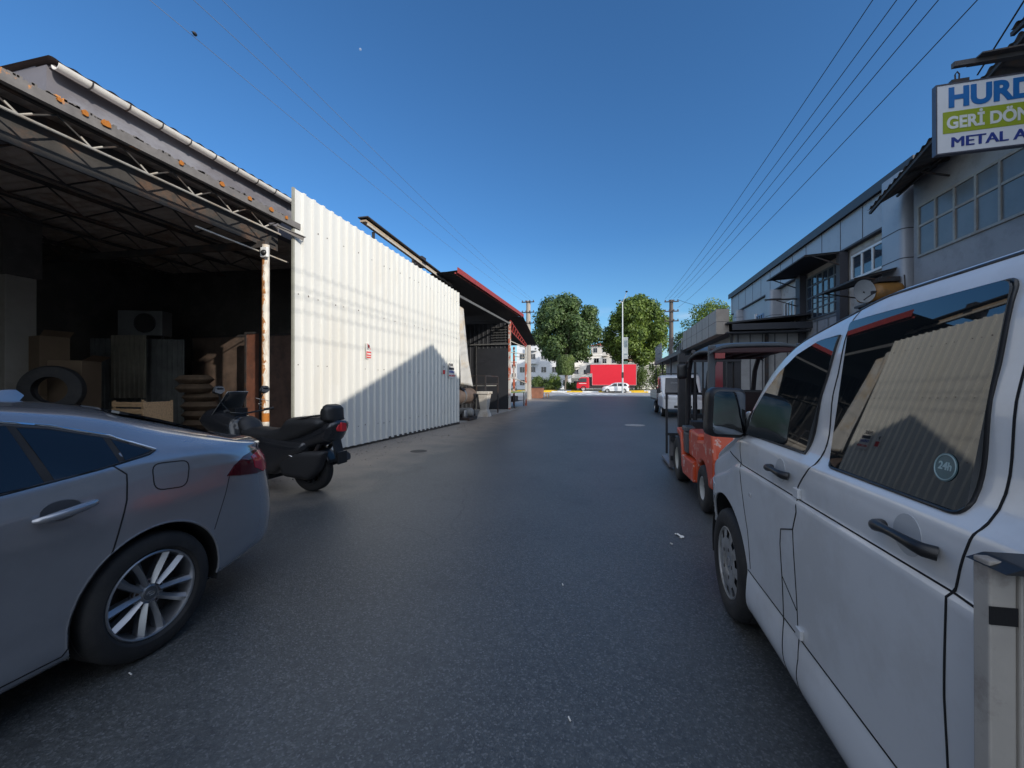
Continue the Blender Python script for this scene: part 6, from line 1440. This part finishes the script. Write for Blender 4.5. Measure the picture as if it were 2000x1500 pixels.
b = MB(); b.beam((0, -.34, .74), (0, -.42, .42), .17, .02); b.box(-.09, .09, -.455, -.435, .38, .54); b.build('rear_mudguard', M_['black'], sc_, bevel=.006)
# front: leg shield, fairing, dash, bars
b = MB(); pillow(b, rounded([(1.02, .30), (1.18, .30), (1.34, .62), (1.66, .78), (1.78, .92), (1.62, 1.08), (1.36, 1.06), (1.08, .94), (1.00, .70), (1.10, .50)], .06), Ms(0), .46, res=.035, soft=.16, edge=.3); b.build('front_fairing', sb_, sc_, smooth=60)
b = MB(); pillow(b, rounded([(.78, .62), (.98, .56), (1.12, .84), (1.10, .98), (.98, .94), (.88, .78)], .05), Ms(0), .32, res=.035, soft=.1, edge=.4); b.build('dash_cover', sm_, sc_, smooth=60)
b = MB(); pillow(b, rounded([(1.26, .50), (1.56, .64), (1.84, .50), (1.88, .42), (1.76, .48), (1.56, .58), (1.34, .46)], .03), Ms(0), .17, res=.035, soft=.05, edge=.6); b.build('front_mudguard', sb_, sc_, smooth=60)
b = MB(); b.cyl((-.07, 1.56, .29), (-.08, 1.34, .74), .024, 10); b.cyl((.07, 1.56, .29), (.08, 1.34, .74), .024, 10); b.build('fork_leg', M_['dsteel'], sc_, smooth=60)
def ws(a, c): xx = (a*2-1)*(.21-.05*c); return (xx, 1.56-.26*c+.0-(xx/.2)**2*.10, .99+.32*c)
b = MB(); b.grid(ws, 12, 8); o = b.build('windscreen', mat('smoked_screen', (.05, .055, .06), .08, var=.1), sc_, smooth=80); q = o.modifiers.new('thick', 'SOLIDIFY'); q.thickness = .005
b = MB(); b.tube([ws(0, c/8) for c in range(9)]+[ws(a/12, 1) for a in range(1, 13)]+[ws(1, 1-c/8) for c in range(1, 9)], .004, 6); b.build('screen_edge', M_['steel'], sc_, smooth=60)
b = MB(); b.tube([(-.38, 1.02, 1.06), (-.24, 1.10, 1.03), (0, 1.16, 1.0), (.24, 1.10, 1.03), (.38, 1.02, 1.06)], .013, 8); b.box(-.10, .10, 1.18, 1.30, .98, 1.08); b.build('handlebar', M_['black'], sc_, smooth=50)
for s_ in (-1, 1):
    b = MB(); b.tube([(s_*.28, 1.08, 1.045), (s_*.385, 1.015, 1.062)], .019, 10); b.build('grip', M_['rubber'], sc_, smooth=60)
    mi = bpy.data.objects.new('mirror', None); C.objects.link(mi); mi.parent = sc_; mi.location = (s_*.36, 1.16, 1.33)
    b = MB(); pillow(b, rounded([(-.085, -.03), (.02, -.06), (.09, .0), (.06, .06), (-.06, .06)], .03), frame((0, 0, 0), (1, 0, 0), (0, -.2, 1)), .05, res=.02, soft=.04, edge=.3); b.build('housing', M_['black'], mi, smooth=60)
    b = MB(); b.prism(rounded([(-.075, -.02), (.02, -.048), (.078, .0), (.05, .05), (-.05, .05)], .02), frame((0, -.024, 0), (1, 0, 0), (0, 0, 1), (0, -1, 0)), .004); b.build('mirror_glass', M_['chrome'], mi)
    b = MB(); b.tube([(0, 0, -.02), (-s_*.05, .02, -.15), (-s_*.12, -.04, -.28)], .007, 6); b.build('stem', M_['black'], mi, smooth=60)
b = MB(); pillow(b, rounded([(-.34, .56), (.10, .54), (.36, .40), (.30, .22), (-.10, .18), (-.24, .30)], .05), Ms(-.16), .15, res=.03, soft=.05, edge=.5); b.build('transmission_case', sm_, sc_, smooth=60)
b = MB(); b.tube([(.19, .25, .26), (.20, -.05, .33), (.21, -.38, .44)], [.04, .06, .055], 14); b.build('exhaust', M_['dsteel'], sc_, smooth=50)
for q_ in (.12, -.12): b = MB(); b.cyl((q_, -.02, .36), (q_*1.08, -.22, .66), .028, 12); b.build('shock_absorber', M_['dsteel'], sc_, smooth=50)
b = MB(); b.grid(lambda a, c: ((c-.5)*.19, -.335*math.cos(R(20+125*a)), .28+.335*math.sin(R(20+125*a))), 18, 4); o = b.build('rear_hugger', M_['black'], sc_, smooth=70); q = o.modifiers.new('thick', 'SOLIDIFY'); q.thickness = .012
b = MB(); b.tube([(-.18, .62, .24), (-.30, .56, .10), (-.34, .54, .01)], .014, 8); b.box(-.38, -.30, .52, .56, 0, .012); b.build('kickstand', M_['black'], sc_, smooth=50)
b = MB(); b.tube([(-.232, .12, .48), (-.236, .24, .53), (-.232, .30, .545)], .009, 8); b.build('trim_strip', M_['chrome'], sc_, smooth=50)
b = MB(); b.tube([(-.20, .15, .64), (-.235, .55, .66), (-.235, .9, .60)], .006, 6); b.tube([(-.215, .05, .50), (-.24, .4, .56), (-.24, .7, .60), (-.235, .98, .50)], .006, 6); b.build('panel_edge', M_['black'], sc_, smooth=50)
b = MB(); b.box(-.20, .20, .52, 1.05, .16, .22); b.box(-.10, .10, .0, .6, .30, .5); b.build('frame', M_['blackm'], sc_)

# ============ far vehicles ============
def extrude_car(g, poly, w_, m, name='body', bev=.06, x=0):
    b = MB(); b.prism(poly, frame((x-w_/2, 0, 0), (0, 1, 0), (0, 0, 1), (1, 0, 0)), w_); return b.build(name, m, g, bevel=bev)
# white pickup facing the camera
x, y = loc(1341, 20.3)
pk = thing('pickup_truck', 'white drop side pickup truck facing us behind the forklift', 'pickup truck', (3.25, 19.6, 0), R(0))
# local -y is the front
extrude_car(pk, [(-.05, .42), (-.08, .95), (.02, 1.02), (.22, 1.08), (.62, 1.88), (.8, 1.97), (1.75, 1.97), (1.85, 1.9), (1.88, .45)], 1.72, M_['wpaint'], 'cab', .07)
b = MB(); b.add([(-.74, .19, 1.10), (.74, .19, 1.10), (.66, .59, 1.84), (-.66, .59, 1.84), (-.74, .205, 1.09), (.74, .205, 1.09), (.66, .605, 1.83), (-.66, .605, 1.83)], [(0, 1, 2, 3), (7, 6, 5, 4), (0, 4, 5, 1), (1, 5, 6, 2), (2, 6, 7, 3), (3, 7, 4, 0)]); ws_ = b.build('windscreen', M_['glass'], pk)
n_ = Vector((0, -.88, .475)).normalized(); Up = Vector((0, .4, .74)).normalized()
text('lettering', 'Bismillah', frame(Vector((-.45, .43, 1.56))+n_*.006, (1, 0, 0), Up, n_), .15, mat('sticker_faint', (.25, .26, .27), .5), ws_, depth=.001)
for s_ in (-1, 1):
    b = MB(); b.box(s_*.70-.11, s_*.70+.11, -.10, -.02, .86, 1.0); b.build('headlight', mat('lamp_glass', (.5, .5, .52), .1), pk, bevel=.02)
    b = MB(); b.lathe([(0, 0), (.07, 0), (.085, -.02)], 18, frame((s_*.62, -.095, .60), (1, 0, 0), (0, 0, 1), (0, -1, 0))); b.build('fog_lamp', M_['black'], pk, smooth=50)
    b = MB(); b.box(s_*1.0-.09, s_*1.0+.09, .25, .32, 1.12, 1.36); b.beam((s_*.85, .3, 1.2), (s_*.95, .29, 1.2), .04); b.build('wing_mirror', M_['black'], pk, bevel=.02)
    b = MB(); b.box(s_*.862-.004, s_*.862+.004, .75, 1.7, 1.15, 1.80); b.build('window', M_['glass'], pk)
    for cy in (.75, 3.6): wheel(pk, (s_*.74, cy, .33), .33, .2, .2, s_, kind='steel')
b = MB(); b.box(-.82, .82, -.12, -.06, .40, .78); b.build('bumper', M_['wpaint'], pk, bevel=.03)
b = MB(); b.box(-.30, .30, -.125, -.121, .60, .70); b.build('number_plate', paper, pk); b = MB(); b.box(-.38, .38, -.126, -.121, .45, .56); b.build('grille', M_['black'], pk)
b = MB(); b.box(-.9, .9, 1.95, 5.0, .72, .80); b.box(-.6, .6, .3, 4.9, .45, .7); b.build('bed', M_['dsteel'], pk)
for i in range(3):
    b = MB(); b.box(-.93, -.90, 1.95, 5.0, .82+i*.145, .95+i*.145); b.box(.90, .93, 1.95, 5.0, .82+i*.145, .95+i*.145); b.box(-.9, .9, 5.0, 5.03, .82+i*.145, .95+i*.145); b.build('side_board', M_['steel'], pk)
b = MB(); b.box(-.8, .8, 1.93, 1.95, .8, 1.9); b.build('headboard', M_['dsteel'], pk)
b = MB()
for yy_ in (.9, 1.6): b.beam((-.8, yy_, 2.06), (.8, yy_, 2.06), .03)
b.beam((-.8, .8, 2.06), (-.8, 1.7, 2.06), .03); b.beam((.8, .8, 2.06), (.8, 1.7, 2.06), .03)
for xx in (-.8, .8): b.beam((xx, 1.2, 1.95), (xx, 1.2, 2.06), .03)
b.build('roof_rack', M_['black'], pk)
def simple_car(g, prof, w_, m, wheels, wr, gls, side_l=(-1, 1)):
    """side profile (y,z) upper line, body narrows upward"""
    zc_ = pchip(*zip(*prof['top'])); zb_ = prof['belt']; y0 = prof['top'][0][0]; y1 = prof['top'][-1][0]; hw = w_/2
    def K(t):
        e = max(0, (abs(t-(y0+y1)/2)-((y1-y0)/2-.5))/.5); q = max(0, 1-e**2.6)**(1/2.6) if e < 1 else 0
        top = zc_(t); bz = min(zb_, top-.02); up = max(0, top-bz); ins = min(.16, up*.3)
        return [(hw*.85*q, t, .2), (hw*.98*q, t, .24), (hw*q, t, .45), (hw*.99*q, t, bz*.85), (hw*.96*q, t, bz), ((hw*.96-ins*.6)*q, t, bz+up*.5), ((hw*.94-ins)*q, t, bz+up*.88), ((hw*.6)*q, t, top-.01), (0, t, top)]
    ts = sorted(set([y0+.5*(1-math.cos(a)) for a in np.linspace(0, math.pi/2, 9)]+list(np.arange(y0+.5, y1-.5, .05))+[y1-.5*(1-math.cos(a)) for a in np.linspace(0, math.pi/2, 9)]))
    Bd = Body(K, ts, sub=4, arches=tuple((wy, wr, wr*1.14, hw*.5) for wy in wheels)); finish('body', Bd.me, m, g, smooth=50)
    for s_ in (-1, 1):
        SS = dict(O=(s_*2.5, 0, 0), A=(0, 1, 0), B=(0, 0, 1), d=(-s_, 0, 0))
        for pl in gls: Bd.patch('window', pl, m=M_['glass'], parent=g, off=.006, res=.12, **SS)
        for wy in wheels: wheel(g, (s_*(hw-.11), wy, wr), wr, .19, wr*.64, s_, kind='steel', rim_m=mat('rimgrey', (.4, .4, .4), .4))
    b = MB(); b.box(-hw*.5, hw*.5, y0+.2, y1-.2, .2, .5); b.box(-hw*.85, hw*.85, y0+.3, y1-.3, .22, .26); b.build('underbody', M_['blackm'], g)
    return Bd
# white hatchback, side on, facing left
x, y = loc(1202, 59.6); hb = thing('parked_car', 'white five door hatchback stopped in front of the red box truck', 'car', (x, y, gz(y)), R(90+6))
# local +y -> world -x : the front is at +y
Bh = simple_car(hb, dict(top=[(-1.95, .85), (-1.9, 1.05), (-1.75, 1.30), (-1.5, 1.42), (-.8, 1.50), (0, 1.48), (.5, 1.36), (1.05, 1.02), (1.4, .95), (1.8, .85), (1.98, .6)], belt=.93), 1.66, M_['wpaint'], (-1.18, 1.28), .30,
    [[(-1.62, .98), (-1.1, .98), (-1.1, 1.36), (-1.45, 1.33)], [(-1.0, .96), (-.25, .96), (-.25, 1.40), (-1.0, 1.38)], [(-.15, .96), (.82, .96), (.45, 1.26), (.15, 1.37), (-.15, 1.40)]])
b = MB()
for s_ in (-1, 1): Bh.flat_line(b, [(-.20, .96), (-.20, .3)], (s_*2.5, 0, 0), (0, 1, 0), (0, 0, 1), (-s_, 0, 0), w=.02, off=.004)
b.build('panel_lines', M_['gap'], hb)
for s_ in (-1, 1):
    b = MB(); b.box(s_*.80-.08, s_*.80+.08, -1.90, -1.80, .78, 1.0); b.build('tail_light', mat('lamp_red4', (.4, .02, .02), .2), hb)
    b = MB(); b.box(s_*.92-.08, s_*.92+.08, .72, .82, .95, 1.08); b.build('wing_mirror', M_['black'], hb, bevel=.02)
    Bh.patch('headlight', [(1.5, .62), (1.82, .60), (1.8, .74), (1.45, .80)], (s_*2.5, 0, 0), (0, 1, 0), (0, 0, 1), (-s_, 0, 0), mat('lampc', (.5, .5, .52), .1), hb, off=.005, res=.1)
# red box truck facing left
x, y = loc(1193, 66); rt_ = thing('box_truck', 'bright red box truck parked across the end of the lane', 'truck', (x, y, gz(y)+.08), R(90+4))
redp2 = mat('truck_red', (.62, .008, .025), .45, var=.04, scale=1)
H2 = 4.42
b = MB(); b.box(-1.2, 1.2, -3.9, 3.05, 1.05, H2); b.box(-1.2, 1.2, 3.05, 3.35, 2.95, H2); b.build('box', redp2, rt_, bevel=.03)
tw = mat('truck_trim', (.60, .40, .40), .5); b = MB()
for s_ in (-1, 1):
    for (a, c) in (((-3.9, 1.05), (-3.9, H2)), ((-3.9, H2), (3.35, H2)), ((3.05, 1.05), (3.05, 2.95)), ((-3.9, 1.05), (3.05, 1.05)), ((3.05, 2.95), (3.9, 2.95))): b.beam((s_*1.21, a[0], a[1]), (s_*1.21, c[0], c[1]), .05)
b.build('edge_trim', tw, rt_)
b = MB(); b.prism([(3.37, 2.9), (3.37, H2-.02), (3.9, H2-.1), (4.25, 3.0), (4.2, 2.9)], frame((-1.15, 0, 0), (0, 1, 0), (0, 0, 1), (1, 0, 0)), 2.3); b.build('wind_deflector', mat('deflector_black', (.03, .03, .035), .4), rt_, bevel=.04)
extrude_car(rt_, [(3.5, .55), (5.55, .50), (5.62, .95), (5.50, 1.45), (5.05, 2.25), (4.8, 2.35), (3.55, 2.35)], 2.1, redp2, 'cab', .08)
for s_ in (-1, 1):
    b = MB(); b.prism([(3.95, 1.55), (5.3, 1.48), (4.95, 2.18), (3.95, 2.18)], frame((s_*1.055-.006, 0, 0), (0, 1, 0), (0, 0, 1), (1, 0, 0)), .012); b.build('window', M_['glass'], rt_)
    b = MB(); b.box(s_*1.2-.1, s_*1.2+.1, 5.15, 5.3, 1.5, 2.1); b.beam((s_*1.04, 5.1, 1.9), (s_*1.15, 5.2, 1.9), .05); b.build('wing_mirror', M_['black'], rt_, bevel=.03)
    wheel(rt_, (s_*.95, 4.45, .46), .46, .26, .29, s_, kind='steel', rim_m=mat('rimlight', (.5, .5, .5), .5)); wheel(rt_, (s_*.95, -2.0, .46), .46, .3, .29, s_, kind='steel')
    b = MB(); b.box(s_*1.04-.01, s_*1.04+.03, 4.0, 5.2, 1.28, 1.36) if s_ > 0 else b.box(-1.07, -1.03, 4.0, 5.2, 1.28, 1.36); b.build('side_stripe', paper, rt_)
b = MB(); b.add([(-.95, 5.08, 2.24), (.95, 5.08, 2.24), (.98, 5.52, 1.48), (-.98, 5.52, 1.48), (-.95, 5.06, 2.22), (.95, 5.06, 2.22), (.98, 5.50, 1.46), (-.98, 5.50, 1.46)], [(0, 1, 2, 3), (7, 6, 5, 4), (0, 4, 5, 1), (1, 5, 6, 2), (2, 6, 7, 3), (3, 7, 4, 0)]); b.build('windscreen', M_['glass'], rt_)
b = MB(); b.box(-.95, .95, -3.7, -2.6, .5, 1.04); b.box(-1.0, 1.0, -1.4, 3.5, .5, 1.04); b.box(-.9, .9, 3.1, 3.6, 1.0, 2.4); b.box(-.5, .5, -3.8, 5.3, .62, 1.0); b.box(-1.0, 1.0, 5.55, 5.7, .45, .8); b.build('chassis', M_['dsteel'], rt_)  # chassis, plus dark blocks added as shade under the box and behind the cab
# red car beyond the pickup
x, y = loc(1299, 34); rc = thing('parked_car', 'small dark red car parked beyond the white pickup', 'car', (x+.25, y, gz(y)), R(180))
Br = simple_car(rc, dict(top=[(-1.95, .85), (-1.9, 1.05), (-1.75, 1.30), (-1.5, 1.42), (-.8, 1.47), (0, 1.45), (.5, 1.33), (1.05, 1.02), (1.4, .95), (1.8, .85), (1.98, .6)], belt=.93), 1.66, mat('dark_red_paint', (.38, .015, .03), .3, coat=.6), (-1.18, 1.28), .30,
    [[(-1.62, .98), (-1.1, .98), (-1.1, 1.33), (-1.45, 1.30)], [(-1.0, .96), (-.25, .96), (-.25, 1.37), (-1.0, 1.36)], [(-.15, .96), (.82, .96), (.45, 1.23), (-.15, 1.37)]])
Br.patch('windscreen', [(-.55, .62), (.55, .62), (.62, 1.0), (-.62, 1.0)], (0, 0, 3), (1, 0, 0), (0, 1, 0), (0, 0, -1), M_['glass'], rc, off=.005, res=.15)
for s_ in (-1, 1):
    b = MB(); b.box(s_*.92-.08, s_*.92+.08, .72, .82, .95, 1.08); b.build('wing_mirror', M_['black'], rc, bevel=.02)
    Br.patch('headlight', [(1.5, .62), (1.82, .60), (1.8, .74), (1.45, .80)], (s_*2.5, 0, 0), (0, 1, 0), (0, 0, 1), (-s_, 0, 0), mat('lampd', (.5, .5, .52), .1), rc, off=.005, res=.1)
